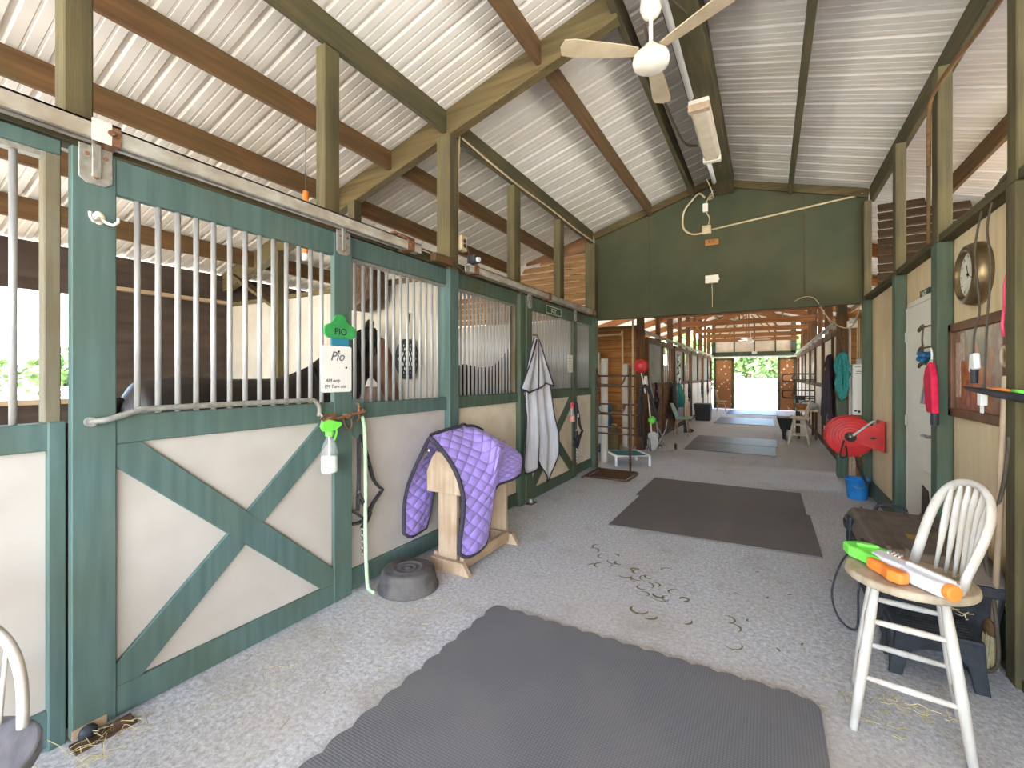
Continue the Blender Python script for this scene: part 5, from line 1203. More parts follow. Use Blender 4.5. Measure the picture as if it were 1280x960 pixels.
# ------------------------------------------------------------------ between the gable and the wash bay
t = thing('bridle_rack', 'brown tubular standing rack with swing arms at the left end of the green gable', 'rack', (-2.05, 6.6, 0))
mb = MB().tube([(-2.36, 6.3, .02), (-1.75, 6.3, .02), (-1.72, 6.34, .02), (-1.72, 6.86, .02), (-1.75, 6.9, .02), (-2.36, 6.9, .02)], .016, 8).tube([(-2.36, 6.2, .02), (-2.36, 6.98, .02)], .016, 8)
mb.build('floor_frame', 'ironbrown', t, smooth=True)
MB().box(-2.3, 6.36, .012, -1.78, 6.84, .022).build('foot_plate', 'woodZd', t)
for x in (-1.83, -2.36): MB().tube([(x, 6.85, .02), (x, 6.85, 1.62)], .017, 10).build('upright', 'ironbrown', t, smooth=True)
for z, dz in ((1.50, .13), (1.06, .13), (.70, .0)):
    mb = MB().tube([(-2.38, 6.85, z), (-1.72, 6.85, z)], .014, 8)
    if dz: mb.tube([(-2.34, 6.83, z), (-2.31, 6.78, z - dz * .7), (-2.25, 6.76, z - dz), (-1.98, 6.76, z - dz), (-1.92, 6.78, z - dz * .7), (-1.90, 6.83, z)], .013, 8, smooth=4).tube([(-2.38, 6.85, z - dz - .03), (-1.72, 6.85, z - dz - .03)], .012, 8)
    else: mb.tube([(-2.38, 6.85, z - .10), (-1.75, 6.85, z - .10)], .013, 8)
    mb.build('swing_arm', 'ironbrown', t, smooth=True)
MB().box(-2.02, 6.82, 1.0, -1.92, 6.84, 1.07).build('small_sign', 'woodZd', t)
t = thing('dog_cot', 'low dog cot with a white tube frame and teal fabric on the aisle floor', 'dog cot', (-2.1, 7.68, 0))
o_, U_, V_ = Vector((-2.19, 7.31, 0)), Vector((.484, .277, 0)), Vector((-.33, .46, 0)); z_ = Vector((0, 0, .17))
cs = [o_, o_ + U_, o_ + U_ + V_, o_ + V_]
for c_ in cs: MB().cyl(c_, c_ + z_, .02).build('leg', 'white', t, smooth=True)
MB().tube([c_ + z_ for c_ in cs], .02, 10, closed=True).build('frame', 'white', t, smooth=True)
MB().add([tuple(c_ + z_ * .98 + d_) for d_ in (Vector((0, 0, .004)), Vector((0, 0, -.004))) for c_ in cs], [(0, 1, 2, 3), (7, 6, 5, 4), (0, 4, 5, 1), (1, 5, 6, 2), (2, 6, 7, 3), (3, 7, 4, 0)]).build('sleeping_fabric', 'tealfab', t)
# wash bay
for x, y, zt, lab in ((-2.47, 7.56, 1.80, 'weathered white post in the wash bay just past the gable corner'), (-2.62, 9.45, 1.75, 'weathered white post against the wash bay plank wall behind the dog cot')):
    tag(MB().box(x - .05, y - .05, 0, x + .05, y + .05, zt).build('wash_post', 'oldwhite', bevel=.006), lab, 'post')
t = thing('white_crate', 'white wire-sided cabinet behind the brown tubular rack', 'cabinet', (-2.72, 7.75, 0))
MB().box(-2.84, 7.65, .3, -2.57, 7.9, .95).build('case', 'wirewhite', t, bevel=.01)
mb = MB()
for k in range(7): mb.cyl((-2.84 + k * .045, 7.65, 0), (-2.84 + k * .045, 7.65, .3), .005, n=5).cyl((-2.57, 7.65 + k * .041, 0), (-2.57, 7.65 + k * .041, .3), .005, n=5)
for z in (.06, .13, .2, .27): mb.box(-2.84, 7.647, z, -2.57, 7.653, z + .006).box(-2.573, 7.65, z, -2.567, 7.9, z + .006)
mb.build('wire_grid', 'wirewhite', t)
t = thing('plastic_barrel', 'blue plastic barrel standing in the wash bay', 'barrel', (-2.98, 8.75, 0))
MB().lathe([(0, 0), (.25, 0), (.27, .03), (.28, .3), (.285, .31), (.285, .34), (.28, .35), (.28, .62), (.285, .63), (.285, .66), (.28, .67), (.27, .92), (.25, .95), (.22, .955), (0, .945)], (-3.0, 8.75, 0), 28).build('drum', 'barrelblue', t, smooth=True)
MB().lathe([(0, .945), (.04, .945), (.04, .975), (0, .975)], (-3.0 + .13, 8.75, 0), 12).build('bung', 'black', t)
t = thing('feed_sack', 'slumped brown sack in front of the blue barrel', 'sack', (-2.58, 8.45, 0))
MB().loft([(-2.62, 8.45, 0), (-2.63, 8.46, .08), (-2.6, 8.45, .3), (-2.58, 8.46, .48), (-2.57, 8.47, .56)], [(.16, .13), (.19, .16), (.17, .13), (.10, .08), (.06, .04)], 14).build('sack_body', 'woodX', t, smooth=True)
MB().lathe([(.05, .54), (.055, .56), (.05, .58)], (-2.572, 8.468, 0), 10).build('tie', 'hay', t)
t = thing('cream_box', 'cream electrical box on the wash bay plank wall', 'electrical box', (-3.3, 9.55, 1.5))
MB().box(-3.44, 9.50, 1.55, -3.22, 9.6, 2.02).build('case', 'offwhite', t, bevel=.008)
MB().box(-3.23, 9.515, 1.5, -3.12, 9.6, 1.78).build('side_box', 'beige', t, bevel=.006)
tag(MB().tube([(-4.4, 9.56, 2.36), (-2.86, 9.56, 2.40), (-2.76, 9.56, 2.37), (-2.72, 9.56, 2.28), (-2.72, 9.56, .0)], .022, 8, smooth=3).build('wash_conduit', 'tan', smooth=True), 'pale bent conduit on the wash bay plank wall', 'conduit')
tag(MB().tube([(-2.38, 9.1, .0), (-2.38, 9.1, 2.9)], .018, 8).build('wash_pipe', 'tan', smooth=True), 'pale vertical pipe beside the brown post with the small red reel', 'pipe')
t = thing('barn_post', 'wide brown post beyond the wash bay carrying the small red reel', 'post', (-2.25, 9.25, 0))
MB().box(-2.33, 9.15, 0, -2.18, 9.3, 2.45).build('lower_post', 'woodZd', t, bevel=.006)
MB().box(-2.32, 9.16, 2.45, -2.19, 9.29, Zr(-2.25) - .2).build('upper_post', 'woodZ', t, bevel=.006)
t = thing('cord_reel', 'small red cord reel on the wide brown post', 'cord reel', (-2.2, 9.05, 1.55))
MB().lathe([(.04, -.06), (.13, -.06), (.135, -.05), (.07, -.045), (.07, .045), (.135, .05), (.13, .06), (.04, .06)], (-2.2, 9.07, 1.70), 24, 'Y').build('drum', 'red', t, smooth=True)
MB().cyl((-2.2, 8.99, 1.70), (-2.2, 9.13, 1.70), .04).build('hub', 'pink', t)
MB().cyl((-2.21, 9.1, 1.56), (-2.12, 9.06, 1.16), .012).build('cord_tail', 'white', t)
# yard tools leaning by the post
def tool(label, x, y, x2, y2, L_, head, hm='black', handm='raw'):
    t = thing('yard_tool', label, 'yard tool', (x, y, 0), group='yard tools by the wash bay post')
    p, q = Vector((x, y, .06)), Vector((x2, y2, L_))
    MB().cyl(p + (q - p) * .12, q, .014, n=8).build('shaft', handm, t, smooth=True)
    mb = MB(); d = (q - p).normalized()
    if head == 'fork':
        for k in range(7): mb.tube([p + d * .28 + Vector((0, 0, 0)), p + d * .2 + Vector(((k - 3) * .03, 0, 0)), p + Vector(((k - 3) * .035, -.06, 0))], .006, 5)
    elif head == 'shovel':
        mb.prism([(-.09, .3), (-.11, .1), (-.06, 0), (0, -.04), (.06, 0), (.11, .1), (.09, .3), (.02, .34), (-.02, .34)], p - Vector((0, .02, 0)), (1, 0, 0), (0, .12, .99), .012)
    elif head == 'rake':
        mb.bar(p + Vector((-.18, 0, .03)), p + Vector((.18, 0, .03)), .025, .025)
        for k in range(9): mb.cyl(p + Vector((-.17 + k * .0425, 0, .03)), p + Vector((-.17 + k * .0425, -.05, -.05)), .005, n=5)
    else:
        mb.box(x - .15, y - .03, .02, x + .15, y + .03, .1)
    mb.build('head', hm, t)
tool('black-shafted manure fork nearest the wide brown post', -2.08, 8.95, -2.2, 9.12, 1.45, 'fork', 'black', 'black')
tool('white-handled shovel leaning beside the lime ball', -1.98, 9.1, -2.15, 9.3, 1.5, 'shovel', 'galv', 'white')
tool('pale-handled rake leaning past the wide brown post', -2.04, 9.35, -2.18, 9.45, 1.4, 'rake', 'ironbrown', 'raw')
tool('pink-handled manure fork farthest from the wide brown post', -1.95, 9.6, -2.16, 9.7, 1.35, 'fork', 'darkcloth', 'lilac')
t = thing('lime_ball', 'lime green ball hanging among the yard tools', 'ball', (-1.97, 8.98, .56))
MB().ell((-1.97, 8.98, .64), (.075, .075, .075)).build('ball_body', 'lime', t, smooth=True)
MB().cyl((-1.97, 8.98, .7), (-2.1, 9.1, 1.3), .005, n=5).build('string', 'black', t)
t = thing('black_hose', 'black hose looped over a white hook among the yard tools', 'hose', (-2.05, 8.9, .4))
MB().tube([(-2.20, 8.98, .3), (-2.2, 8.96, .9), (-2.17, 8.95, 1.22), (-2.1, 8.95, 1.3), (-2.02, 8.97, 1.2), (-1.94, 9.0, .9), (-1.88, 9.05, .62)], .032, 8, smooth=5).build('hose_body', 'black', t, smooth=True)
MB().cyl((-2.1, 8.97, 1.34), (-2.1, 8.97, 1.5), .05, .02).build('white_hook', 'white', t)
t = thing('hand_cart', 'grey folding hand cart standing on the floor by the yard tools', 'hand cart', (-1.9, 9.4, 0))
mb = MB().tube([(-1.95, 9.2, .03), (-1.8, 9.45, .42), (-1.78, 9.48, .62)], .012, 6).tube([(-1.72, 9.2, .03), (-1.95, 9.5, .42)], .012, 6).tube([(-2.02, 9.15, .03), (-1.66, 9.22, .03), (-1.62, 9.5, .03)], .012, 6)
mb.build('frame', 'galv', t, smooth=True)
MB().lathe([(0, -.02), (.06, -.02), (.07, 0), (.06, .02), (0, .02)], (-1.62, 9.5, .07), 16, 'X').lathe([(0, -.02), (.06, -.02), (.07, 0), (.06, .02), (0, .02)], (-2.02, 9.15, .07), 16, 'X').build('wheel', 'black', t)
# ------------------------------------------------------------------ far stall fronts
def far_front(label, x, s, a, b, low, up, grp, solid=False):
    t = thing('stall_grille', label, 'stall front', (x, (a + b) / 2, 0), group=grp)
    m = a + (b - a) * .52; o = -s
    xa, xb = x, x + o * .06
    MB().box(xa, a + .1, .03, xb, m, 1.25).build('lower_panel', low, t)
    MB().box(xa, m, .03, xb, b - .02, 1.25).build('lower_panel', low, t)
    MB().box(xa, a + .1, 1.25, xb + o * .01, b - .02, 1.34).box(xa, a + .1, 2.22, xb + o * .01, b - .02, 2.34).box(xa, a + .1, .02, xb + o * .01, b - .02, .14).build('rail', 'woodZd', t)
    if up: MB().box(xa, a + .1, 1.33, xb - o * .02, m, 2.23).build('upper_panel', up, t)
    if solid:
        MB().box(xa, m, 1.33, xb - o * .02, b - .02, 2.23).build('upper_panel', up, t)
    n = 0 if solid else 6
    for k in range(n):
        yy = m + (b - m) * (k + .5) / n
        if k == 0: f0 = MB().cyl((x + o * .03, yy, 1.33), (x + o * .03, yy, 2.23), .011, n=6).build('bar', 'galv', t, smooth=True); y00 = yy
        else: clone(f0, (0, yy - y00, 0), t)
    for yy in (a + .1, m, b - .1): MB().box(xa - o * .01, yy - .04, .02, xb + o * .02, yy + .04, 2.3).build('stile', 'woodZd', t)
    return t
ords = ('first', 'second', 'third', 'fourth')
for i in range(4):
    a = 9.75 + i * 3.17
    far_front('stall front on the left of the far aisle, %s past the wash bay' % ords[i], -2.31, -1, a, a + 3.17, 'brownboard' if i == 0 else 'cream_dirty', 'grime', 'far left stall fronts')
    far_front('stall front on the right of the far aisle, %s past the orange plank wall' % ords[i], 1.11, 1, 8.45 + i * 3.5, 8.45 + (i + 1) * 3.5, 'cream_dirty', 'cream_dirty', 'far right stall fronts', i == 0)
    for x, y, side in ((-2.35, a + 3.17, 'left'), (1.15, 8.45 + (i + 1) * 3.5, 'right')):
        if i < 3 or side == 'left':
            y = min(y, YE - .25)
            tag(MB().box(x - .07, y - .07, 0, x + .07, y + .07, Zr(x) - .2).build('aisle_post', 'woodZd', bevel=.006), 'dark brown post on the %s of the far aisle, %s from the gable' % (side, ords[i]), 'post', 'far aisle posts')
    for x, y, side in ((-2.35, a + 1.6, 'left'), (1.15, 8.45 + i * 3.5 + 1.75, 'right')):
        tag(MB().box(x - .05, y - .05, 2.36, x + .05, y + .05, Zr(x) - .2).build('short_strut', 'woodZd'), 'brown strut above the %s stall front on the %s of the far aisle' % (ords[i], side), 'timber strut', 'far aisle struts')
for x, a, b, lab in ((-2.19, 9.3, 22.2, 'galvanised sliding door track along the left of the far aisle'), (.99, 8.45, 22.2, 'pale sliding door track along the right of the far aisle')):
    t = thing('door_track', lab, 'sliding door track', (x, (a + b) / 2, 2.4), group='sliding door tracks')
    MB().tube([(x, a, 2.40), (x, b, 2.40)], .035, 10).build('rail_tube', 'track', t, smooth=True)
    mb = MB()
    for k in range(11): yy = a + .2 + k * (b - a - .4) / 10; mb.box(min(x, x + (-.1 if x < 0 else .1)), yy - .03, 2.36, max(x, x + (-.1 if x < 0 else .1)), yy + .03, 2.44)
    mb.build('track_bracket', 'galv', t)
t = thing('barn_post', 'brown post at the corner of the orange plank wall, right of the far aisle', 'post', (.96, 8.2, 0))
MB().box(.885, 8.12, 1.15, 1.015, 8.28, 2.42).build('middle_post', 'woodZd', t, bevel=.006)
MB().box(.89, 8.125, 0, 1.01, 8.275, 1.15).build('painted_base', 'green_far', t, bevel=.006)
MB().box(.89, 8.13, 2.42, 1.01, 8.27, Zr(.95) - .2).build('upper_post', 'woodZ', t, bevel=.006)
# right hand nook
t = thing('wall_heater', 'tall white metal box with a cord on the orange plank wall', 'water heater', (1.18, 8.12, .94))
MB().box(1.055, 8.02, .94, 1.325, 8.19, 1.67).build('case', 'white', t, bevel=.01)
mb = MB()
for k, (a, b, z) in enumerate(((1.08, 1.15, 1.63), (1.16, 1.2, 1.63), (1.1, 1.24, 1.56), (1.09, 1.29, 1.53))): mb.box(a, 8.017, z, b, 8.02, z + .01)
mb.build('printed_line', 'inkgrey', t)
MB().ell((1.09, 8.018, 1.0), (.018, .004, .012)).ell((1.13, 8.018, .99), (.016, .004, .018)).build('knob', 'black', t)
MB().tube([(1.31, 8.0, 1.38), (1.285, 7.99, 1.28), (1.28, 7.99, 1.15), (1.3, 7.99, 1.08), (1.27, 7.99, 1.05)], .009, 6, smooth=4).build('white_cord', 'white', t, smooth=True)
for k, x in enumerate((1.13, 1.155, 1.185)):
    tag(MB().tube([(x, 8.17, 1.69), (x, 8.17, 2.34)], .009, 6).build('riser_pipe', 'tan', smooth=True), 'pale riser pipe above the tall white box, %s of three' % ('leftmost', 'middle', 'rightmost')[k], 'pipe', 'riser pipes')
tag(MB().box(1.11, 8.13, 1.67, 1.20, 8.19, 1.75).build('pipe_junction', 'galv', bevel=.006), 'grey junction at the foot of the riser pipes', 'junction box')
tag(MB().tube([(1.04, 8.15, .0), (1.04, 8.15, 2.2)], .016, 8).build('white_riser', 'oldwhite', smooth=True), 'white pipe along the left edge of the orange planks', 'pipe')
t = thing('flood_light', 'small white flood light at the top of the orange plank wall', 'flood light', (1.06, 8.1, 2.2))
MB().box(1.0, 8.06, 2.2, 1.12, 8.19, 2.30).build('body', 'offwhite', t, bevel=.01)
MB().box(1.02, 8.04, 2.26, 1.1, 8.06, 2.34).build('lamp_head', 'galv', t, bevel=.006)
tag(MB().tube([(.55, YG + .06, 2.5), (.75, 7.7, 2.3), (.9, 8.0, 2.22), (1.0, 8.05, 2.2), (1.06, 7.9, 2.25), (1.05, YG + .1, 2.48)], .008, 6, smooth=5).build('drooping_cable', 'tan', smooth=True), 'pale cable drooping to the flood light', 'cable')
t = thing('wood_bench', 'small light wood bench with a white top behind the red hose reel', 'bench', (1.2, 7.85, 0))
MB().box(1.0, 7.7, .40, 1.45, 7.98, .44).build('top', 'white', t, bevel=.005)
for x in (1.03, 1.42):
    for y in (7.73, 7.95): MB().box(x - .02, y - .02, 0, x + .02, y + .02, .40).build('leg', 'rawY', t)
# things along the far right
def drape(t, name, mat, f, nu=20, nv=20, solid=.01): return MB().grid(f, nu, nv).build(name, mat, t, smooth=True, solid=solid)
t = thing('horse_blanket', 'dark plum blanket with pale stripes hanging on the cream far stall front', 'blanket', (.98, 10.2, .5))
def bl(u, v):
    top, bot = 1.88, .80 - .45 * u
    w_ = .12 + .55 * min(1, v * 1.4)
    y_ = 9.95 - (u - .5) * 2 * w_ * 1.5
    return Vector((1.0 - .05 * abs(math.sin(u * 11)) - .05 * v, y_, top + (bot - top) * v))
drape(t, 'blanket_cloth', 'darkcloth', bl)
for k in range(3):
    MB().loft([bl(.55 + .45 * q / 10, .80 + .06 * k) + Vector((-.02, 0, 0)) for q in range(11)], (.006, .012), 6).build('stripe', 'lilac', t, smooth=True)
MB().tube([(1.02, 10.2, 1.9), (.97, 10.35, 1.86), (.96, 10.5, 1.7), (.98, 10.45, 1.6)], .012, 6, smooth=4).build('hanger', 'black', t, smooth=True)
t = thing('rope_coil', 'coiled teal hose hanging on the post beside the dark plum blanket', 'hose coil', (.93, 8.05, 1.1))
rr = random.Random(4)
for k in range(7):
    y_ = 8.05 + rr.uniform(-.05, .05); w_ = rr.uniform(.012, .034); b_ = rr.uniform(1.14, 1.26)
    MB().tube([(.94 + rr.uniform(-.03, .03) + w_ * 1.9 * math.cos(q * PI / 8), y_ + .25 * w_ * math.cos(q * PI / 8), (1.83 + b_) / 2 + (1.83 - b_) / 2 * math.sin(q * PI / 8)) for q in range(16)], .022, 8, closed=True).build('loop', 'teal', t, smooth=True)
tag(MB().tube([(.94, 8.1, 1.84), (.93, 8.09, 2.0), (.94, 8.11, 2.2)], .01, 6).tube([(.96, 8.1, 2.05), (.93, 8.08, 2.02), (.91, 8.09, 2.06), (.94, 8.1, 2.09)], .01, 6, closed=True).build('iron_hook', 'ironbrown', smooth=True), 'brown iron hook above the teal hose coil', 'hook')
windsor('beige Windsor stool beside the far aisle right of the ribbed mats', 'windsor_stool', 'stool', (.60, 11.75, 0), PI - .1, .60, .20, .19, 'beige', 'beige', .36, 5)
t = thing('work_table', 'cluttered low work table behind the beige Windsor stool', 'table', (.75, 13.0, 0))
MB().box(.60, 12.6, .66, 1.02, 13.6, .70).build('top', 'beige', t, bevel=.005)
for x in (.64, .98):
    for y in (12.65, 13.55): MB().box(x - .025, y - .025, 0, x + .025, y + .025, .66).build('leg', 'woodZd', t)
for x, y, z, sx, sy, sz, m_, n_, lab in ((.70, 12.75, .70, .22, .2, .14, 'plank', 'wood_crate', 'small orange-brown crate on the cluttered work table'), (.82, 13.15, .70, .3, .3, .2, 'galv', 'grey_bin', 'grey bin on the cluttered work table'), (.70, 13.45, .70, .2, .2, .3, 'black', 'black_box', 'black box at the back of the cluttered work table')):
    tag(MB().box(x - sx / 2, y - sy / 2, z, x + sx / 2, y + sy / 2, z + sz * .9).box(x - sx / 2 - .01, y - sy / 2 - .01, z + sz * .9, x + sx / 2 + .01, y + sy / 2 + .01, z + sz).build(n_, m_, bevel=.006), lab, 'box')
t = thing('folded_cloth', 'pale folded cloth with blue stripe heaped on the work table', 'cloth', (.75, 12.85, .70))
MB().ell((.84, 12.85, .80), (.20, .16, .10), 18, 10).build('heap', 'sheet', t, smooth=True)
MB().tube([(.66, 12.78, .82), (.75, 12.74, .90), (.9, 12.75, .90), (1.0, 12.82, .83)], .012, 6, smooth=4).build('blue_stripe', 'barrelblue', t, smooth=True)
t = thing('wheelbarrow', 'black-wheeled wheelbarrow parked under the far saddle rack', 'wheelbarrow', (.42, 12.6, 0))
MB().lathe([(.06, -.02), (.15, -.035), (.18, -.03), (.19, 0), (.18, .03), (.15, .035), (.06, .02)], (.33, 12.35, .19), 24, 'X').build('wheel', 'black', t, smooth=True)
frus((.26, 12.5, .48, 13.0), (.18, 12.4, .55, 13.1), .22, .5).build('tray', 'black', t, bevel=.01)
for s in (-.1, .1): MB().tube([(.33 + s * .5, 12.35, .19), (.36 + s, 12.9, .3), (.36 + s * 1.6, 13.5, .5)], .015, 6).build('handle', 'galv', t, smooth=True)
t = thing('saddle_rack', 'dark tubular swing rack with two long arms on the far right', 'rack', (.7, 14.0, .9))
for z in (1.55, 1.12):
    MB().tube([(1.08, 14.0, z), (.42, 14.0, z), (.34, 14.0, z - .06), (.34, 14.0, z - .14), (.42, 14.0, z - .2), (1.08, 14.0, z - .2)], .018, 8, smooth=3).tube([(.62, 13.98, z), (.55, 13.95, z - .1), (.62, 13.95, z - .15), (1.08, 13.95, z - .15)], .014, 8, smooth=3).build('arm', 'black', t, smooth=True)
MB().cyl((1.06, 14.0, .8), (1.06, 14.0, 1.7), .02).build('wall_post', 'black', t)
# things along the far left
t = thing('plastic_chair', 'mint plastic chair with wooden legs on the left of the far aisle', 'chair', (-1.95, 11.95, 0))
def shell(u, v):                                           # u across, v from back top to front edge; sits facing +X
    if v < .5: k = v / .5; x_, z_ = -.22 + .10 * k - .06 * (1 - k), .80 - .38 * k
    else: k = (v - .5) / .5; x_, z_ = -.12 + .36 * k, .42 - .02 * math.sin(k * PI) + .01 * k
    w_ = .20 * (1 if v > .15 else .75 + 1.6 * v)
    return Vector((-1.90 + x_ + .05 * (2 * u - 1) ** 2 * (1 if v < .5 else .2), 11.95 + (2 * u - 1) * w_, z_ + .05 * (2 * u - 1) ** 2 * (1 if v > .5 else 0)))
MB().grid(shell, 12, 18).build('seat_shell', 'mint', t, smooth=True, solid=.015)
for x, y, dx, dy in ((-1.77, 11.83, .07, -.06), (-1.77, 12.07, .07, .06), (-2.0, 11.83, -.05, -.06), (-2.0, 12.07, -.05, .06)): MB().loft([(x, y, .41), (x + dx, y + dy, 0)], [.018, .011], 8).build('leg', 'raw', t, smooth=True)
t = thing('patterned_towel', 'white and dark patterned towel hanging high on the far left stall front', 'towel', (-2.2, 13.3, 1.2))
drape(t, 'towel_cloth', M('spotted_towel', (40, 36, 44), (226, 222, 224), .9, (7, 7, 7), lo=.46, hi=.5), lambda u, v: Vector((-2.17 + .03 * math.sin(u * 9), 13.15 + (u - .5) * (.2 + .35 * v), 2.12 - .95 * v)))
t = thing('teal_jacket', 'teal jacket hanging below the patterned towel above the mint chair', 'jacket', (-2.1, 12.9, .6))
MB().loft([(-2.14, 12.85, 1.30), (-2.12, 12.85, 1.18), (-2.1, 12.85, .95), (-2.1, 12.85, .66)], [(.10, .06), (.24, .1), (.27, .11), (.24, .1)], 16, up=(1, 0, 0)).build('jacket_body', 'teal', t, smooth=True)
for s in (-1, 1): MB().loft([(-2.12, 12.85 + s * .2, 1.18), (-2.06, 12.85 + s * .3, .95), (-2.05, 12.85 + s * .3, .72)], [.07, .065, .05], 10).build('sleeve', 'teal', t, smooth=True)
t = thing('dark_coat', 'black coat hanging behind the teal jacket', 'coat', (-2.15, 12.3, .4))
MB().loft([(-2.15, 12.35, 1.35), (-2.13, 12.35, 1.2), (-2.12, 12.35, .8), (-2.12, 12.35, .4)], [(.08, .05), (.2, .07), (.22, .08), (.2, .07)], 14, up=(1, 0, 0)).build('coat_body', 'black', t, smooth=True)
MB().tube([(-2.2, 12.35, 1.36), (-2.22, 12.35, 1.42), (-2.25, 12.35, 1.40)], .008, 6).build('hang_loop', 'black', t)
t = thing('lilac_towel', 'pale lilac cloth hanging under the teal jacket', 'cloth', (-2.1, 13.0, .25))
drape(t, 'cloth_panel', 'lilac', lambda u, v: Vector((-2.1 + .05 * math.sin(u * 8), 12.9 + (u - .5) * .5, .68 - .42 * v)))
t = thing('storage_bin', 'black lidded bin on the left of the far aisle near the doorway', 'bin', (-1.9, 16.35, 0))
frus((-2.12, 16.15, -1.68, 16.6), (-2.16, 16.1, -1.64, 16.65), .0, .52).build('tub', 'black', t, bevel=.015)
MB().box(-2.18, 16.08, .52, -1.62, 16.67, .57).build('lid', 'stool', t, bevel=.012)
MB().box(-1.63, 16.3, .42, -1.61, 16.45, .5).build('handle', 'galv', t)
t = thing('work_boots', 'pair of dark boots on the floor behind the mint chair', 'boots', (-1.85, 12.7, 0))
for s in (-.07, .07):
    MB().loft([(-1.9, 12.7 + s, 0), (-1.9, 12.7 + s, .12), (-1.92, 12.7 + s, .26)], [(.055, .055), (.05, .05), (.055, .055)], 10).ell((-1.82, 12.7 + s, .045), (.11, .045, .05)).build('boot', 'black', t, smooth=True)
for i, (y, m_, lab) in enumerate(((15.2, 'black', 'dark halter hanging on the second far left stall front'), (18.4, 'blackfab', 'dark halter hanging on the third far left stall front'), (20.3, 'darkcloth', 'plum halter hanging on the last far left stall front'), (10.4, 'darkcloth', 'dark plum halter hanging on the first far left stall front'))):
    halter(lab, y, 1.35, 1.0, -2.2, m_)
windsor('pale Windsor chair standing by the left sliding door of the far doorway', 'windsor_chair', 'chair', (-1.72, 20.9, 0), 0.1, .45, .21, .18, 'raw', 'raw', .48, 5)
t = thing('gable_box', 'small white box in the middle of the far cream gable', 'control box', (-.5, YE - .1, 2.45))
MB().box(-.62, YE - .13, 2.46, -.42, YE - .05, 2.58).build('case', 'white', t, bevel=.006)
MB().box(-.62, YE - .135, 2.46, -.42, YE - .13, 2.48).build('trim_strip', 'galv', t)

# ------------------------------------------------------------------ outdoors
def tree(label, x, y, h, r, seed, group, cat='tree'):
    t = thing('tree', label, cat, (x, y, -.1), group=group); R_ = random.Random(seed)
    MB().loft([(x, y, -.1), (x + .1, y, h * .3), (x, y, h * .6)], [r * .09, r * .06, r * .03], 8).build('trunk', 'bark', t, smooth=True)
    mb = MB(); blobs = [(x + R_.gauss(0, r * .42), y + R_.gauss(0, r * .42), h * R_.uniform(.14, .85), r * R_.uniform(.3, .5)) for _ in range(11)]
    for bx, by, bz, br in blobs:
        for _ in range(170):
            a, b_ = R_.uniform(0, 6.283), math.acos(R_.uniform(-1, 1)); q = br * R_.uniform(.65, 1.05)
            c_ = Vector((bx + q * math.sin(b_) * math.cos(a), by + q * math.sin(b_) * math.sin(a), bz + .8 * q * math.cos(b_)))
            u_ = Vector((R_.gauss(0, 1), R_.gauss(0, 1), R_.gauss(0, 1))).normalized(); v_ = u_.orthogonal().normalized(); s_ = r * .09
            mb.add([c_ - u_ * s_ - v_ * s_ * .6, c_ + u_ * s_ - v_ * s_ * .6, c_ + u_ * s_ + v_ * s_ * .6, c_ - u_ * s_ + v_ * s_ * .6], [(0, 1, 2, 3)])
    mb.build('crown', 'leaf', t, clean=False)
for i, (x, y, h, r) in enumerate(((-6.5, 60, 7, 3.6), (-2.2, 68, 8, 3.6), (2.0, 62, 7, 3.4), (-14, 58, 8, 4), (10, 64, 9, 4))):
    tree('leafy tree beyond the far doorway, %s' % ('left of the pale shed', 'behind the pale shed', 'right of the pale shed', 'far left of the pale shed', 'far right of the pale shed')[i], x, y, h, r, 30 + i, 'trees beyond the far doorway')
t = thing('shed', 'pale low shed seen through the far doorway', 'shed', (-2.0, 50, -.1))
MB().box(-3.2, 50, -.1, 1.0, 53, .75).build('shed_wall', 'cream', t)
MB().prism([(-.3, .75), (3.3, .75), (1.5, 1.25)], (-3.5, 49.7, 0), (0, 1, 0), (0, 0, 1), 4.8).build('shed_roof', 'white', t)
MB().box(-1.6, 49.95, -.1, -.6, 50, .6).build('shed_door', 'galv', t)
def fence(label, p, q, n, h, zs):
    t = thing('paddock_fence', label, 'fence', ((p[0] + q[0]) / 2, (p[1] + q[1]) / 2, -.1), group='paddock fences')
    p, q = Vector((p[0], p[1], 0)), Vector((q[0], q[1], 0))
    for i in range(n + 1):
        c_ = p + (q - p) * i / n
        MB().box(c_.x - .06, c_.y - .06, -.1, c_.x + .06, c_.y + .06, h).build('fence_post', 'white', t)
    for z in zs: MB().bar(p + Vector((0, 0, z)), q + Vector((0, 0, z)), .04, .1).build('fence_rail', 'white', t)
fence('white paddock fence beyond the far doorway', (-9, 34), (8, 36), 10, 1.2, (.4, .75, 1.1))
fence('white paddock fence seen through the near stall window', (-24, -2), (-24, 18), 20, 1.15, (.5, 1.05))
rr = random.Random(77); mb = MB()
for k in range(30):
    y = -14 + k * 2.0; x = -52 + rr.gauss(0, 2)
    for _ in range(4):
        bx, by, bz, br = x + rr.gauss(0, 1.2), y + rr.gauss(0, 1.2), rr.uniform(.8, 2.2), rr.uniform(1.0, 1.7)
        for _ in range(70):
            a, b_ = rr.uniform(0, 6.283), math.acos(rr.uniform(-1, 1)); q = br * rr.uniform(.7, 1.05)
            c_ = Vector((bx + q * math.sin(b_) * math.cos(a), by + q * math.sin(b_) * math.sin(a), bz + q * math.cos(b_)))
            u_ = Vector((rr.gauss(0, 1), rr.gauss(0, 1), rr.gauss(0, 1))).normalized(); v_ = u_.orthogonal().normalized(); s_ = .3
            mb.add([c_ - u_ * s_ - v_ * s_ * .6, c_ + u_ * s_ - v_ * s_ * .6, c_ + u_ * s_ + v_ * s_ * .6, c_ - u_ * s_ + v_ * s_ * .6], [(0, 1, 2, 3)])
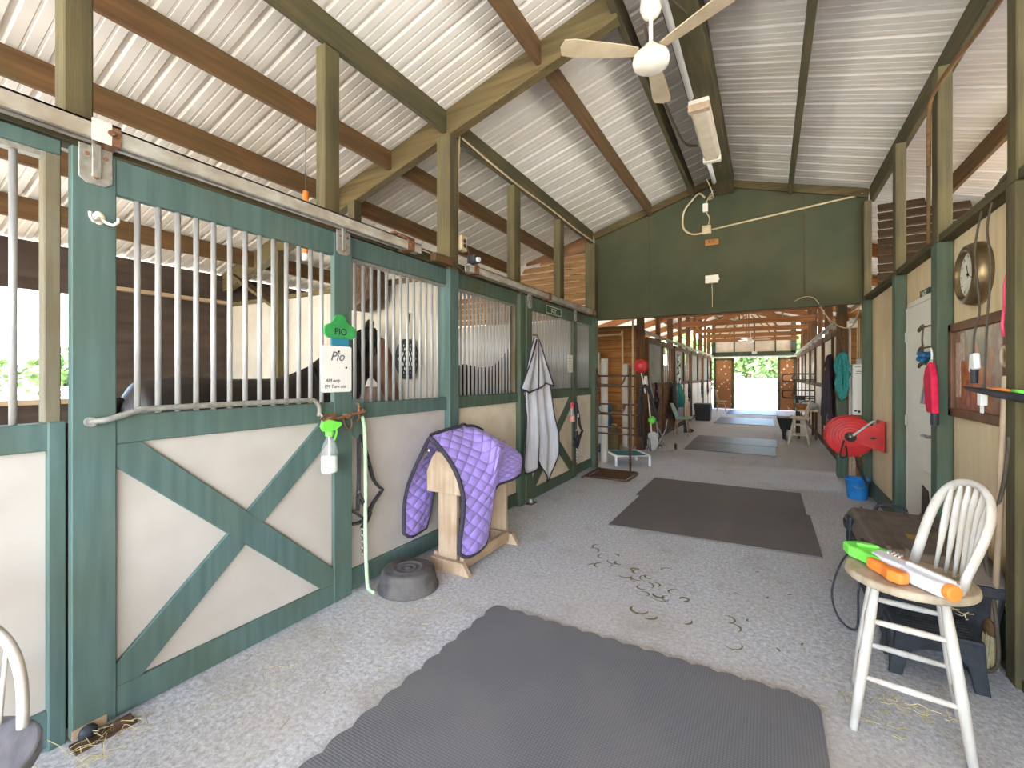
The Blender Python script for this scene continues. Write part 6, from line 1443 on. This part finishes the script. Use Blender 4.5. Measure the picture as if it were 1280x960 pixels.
tag(mb.build('treeline', 'leaf', clean=False), 'pale green treeline across the field behind the near stall window', 'treeline', None, 'stuff')
EXPOSURE = 2.12
# ------------------------------------------------------------------ light, sky, camera
w = bpy.data.worlds.new('sky'); SC.world = w; w.use_nodes = True
nt = w.node_tree; bg = nt.nodes['Background']
sky = nt.nodes.new('ShaderNodeTexSky'); sky.sky_type = 'NISHITA'; sky.sun_disc = False
sky.sun_elevation = math.radians(52); sky.sun_rotation = math.radians(150); sky.air_density = 1.0; sky.dust_density = 1.2; sky.ozone_density = 1.0
nt.links.new(sky.outputs['Color'], bg.inputs['Color']); bg.inputs['Strength'].default_value = .55
sl = bpy.data.lights.new('sun', 'SUN'); sl.energy = 10.0; sl.angle = .01; sl.color = (1, .98, .95)
so = bpy.data.objects.new('sun', sl); COL.objects.link(so)
el, az = math.radians(58), math.radians(262)                    # from the left, behind the camera
sd = Vector((math.cos(el) * math.sin(az), math.cos(el) * math.cos(az), math.sin(el)))
so.rotation_euler = (-sd).to_track_quat('-Z', 'Y').to_euler(); so.location = sd * 30
def portal(loc, rot, sx, sy):
    l = bpy.data.lights.new('portal', 'AREA'); l.shape = 'RECTANGLE'; l.size = sx; l.size_y = sy; l.cycles.is_portal = True
    o = bpy.data.objects.new('portal', l); COL.objects.link(o); o.location = loc; o.rotation_euler = rot
portal((-.7, -5.5, 2.2), (PI / 2, 0, 0), 11, 4.4)

cam = bpy.data.cameras.new('camera'); cam.sensor_width = 36; cam.lens = 560 / 1280 * 36; cam.shift_y = -10 / 1280; cam.clip_start = .05; cam.clip_end = 400
co = bpy.data.objects.new('camera', cam); COL.objects.link(co); co.location = (0, 0, 1.5); co.rotation_euler = (PI / 2, 0, math.atan(320 / 560))
SC.camera = co
vs = SC.view_settings; vs.view_transform = 'Standard'; vs.look = 'None'; vs.gamma = 1; vs.exposure = EXPOSURE
try: vs.use_curve_mapping = False
except Exception: pass
cy = SC.cycles; cy.use_denoising = True; cy.max_bounces = 12; cy.diffuse_bounces = 8; cy.glossy_bounces = 3; cy.transmission_bounces = 6; cy.sample_clamp_indirect = 8; cy.caustics_reflective = False; cy.caustics_refractive = False
try: cy.denoiser = 'OPENIMAGEDENOISE'; cy.denoising_input_passes = 'RGB_ALBEDO_NORMAL'
except Exception: pass
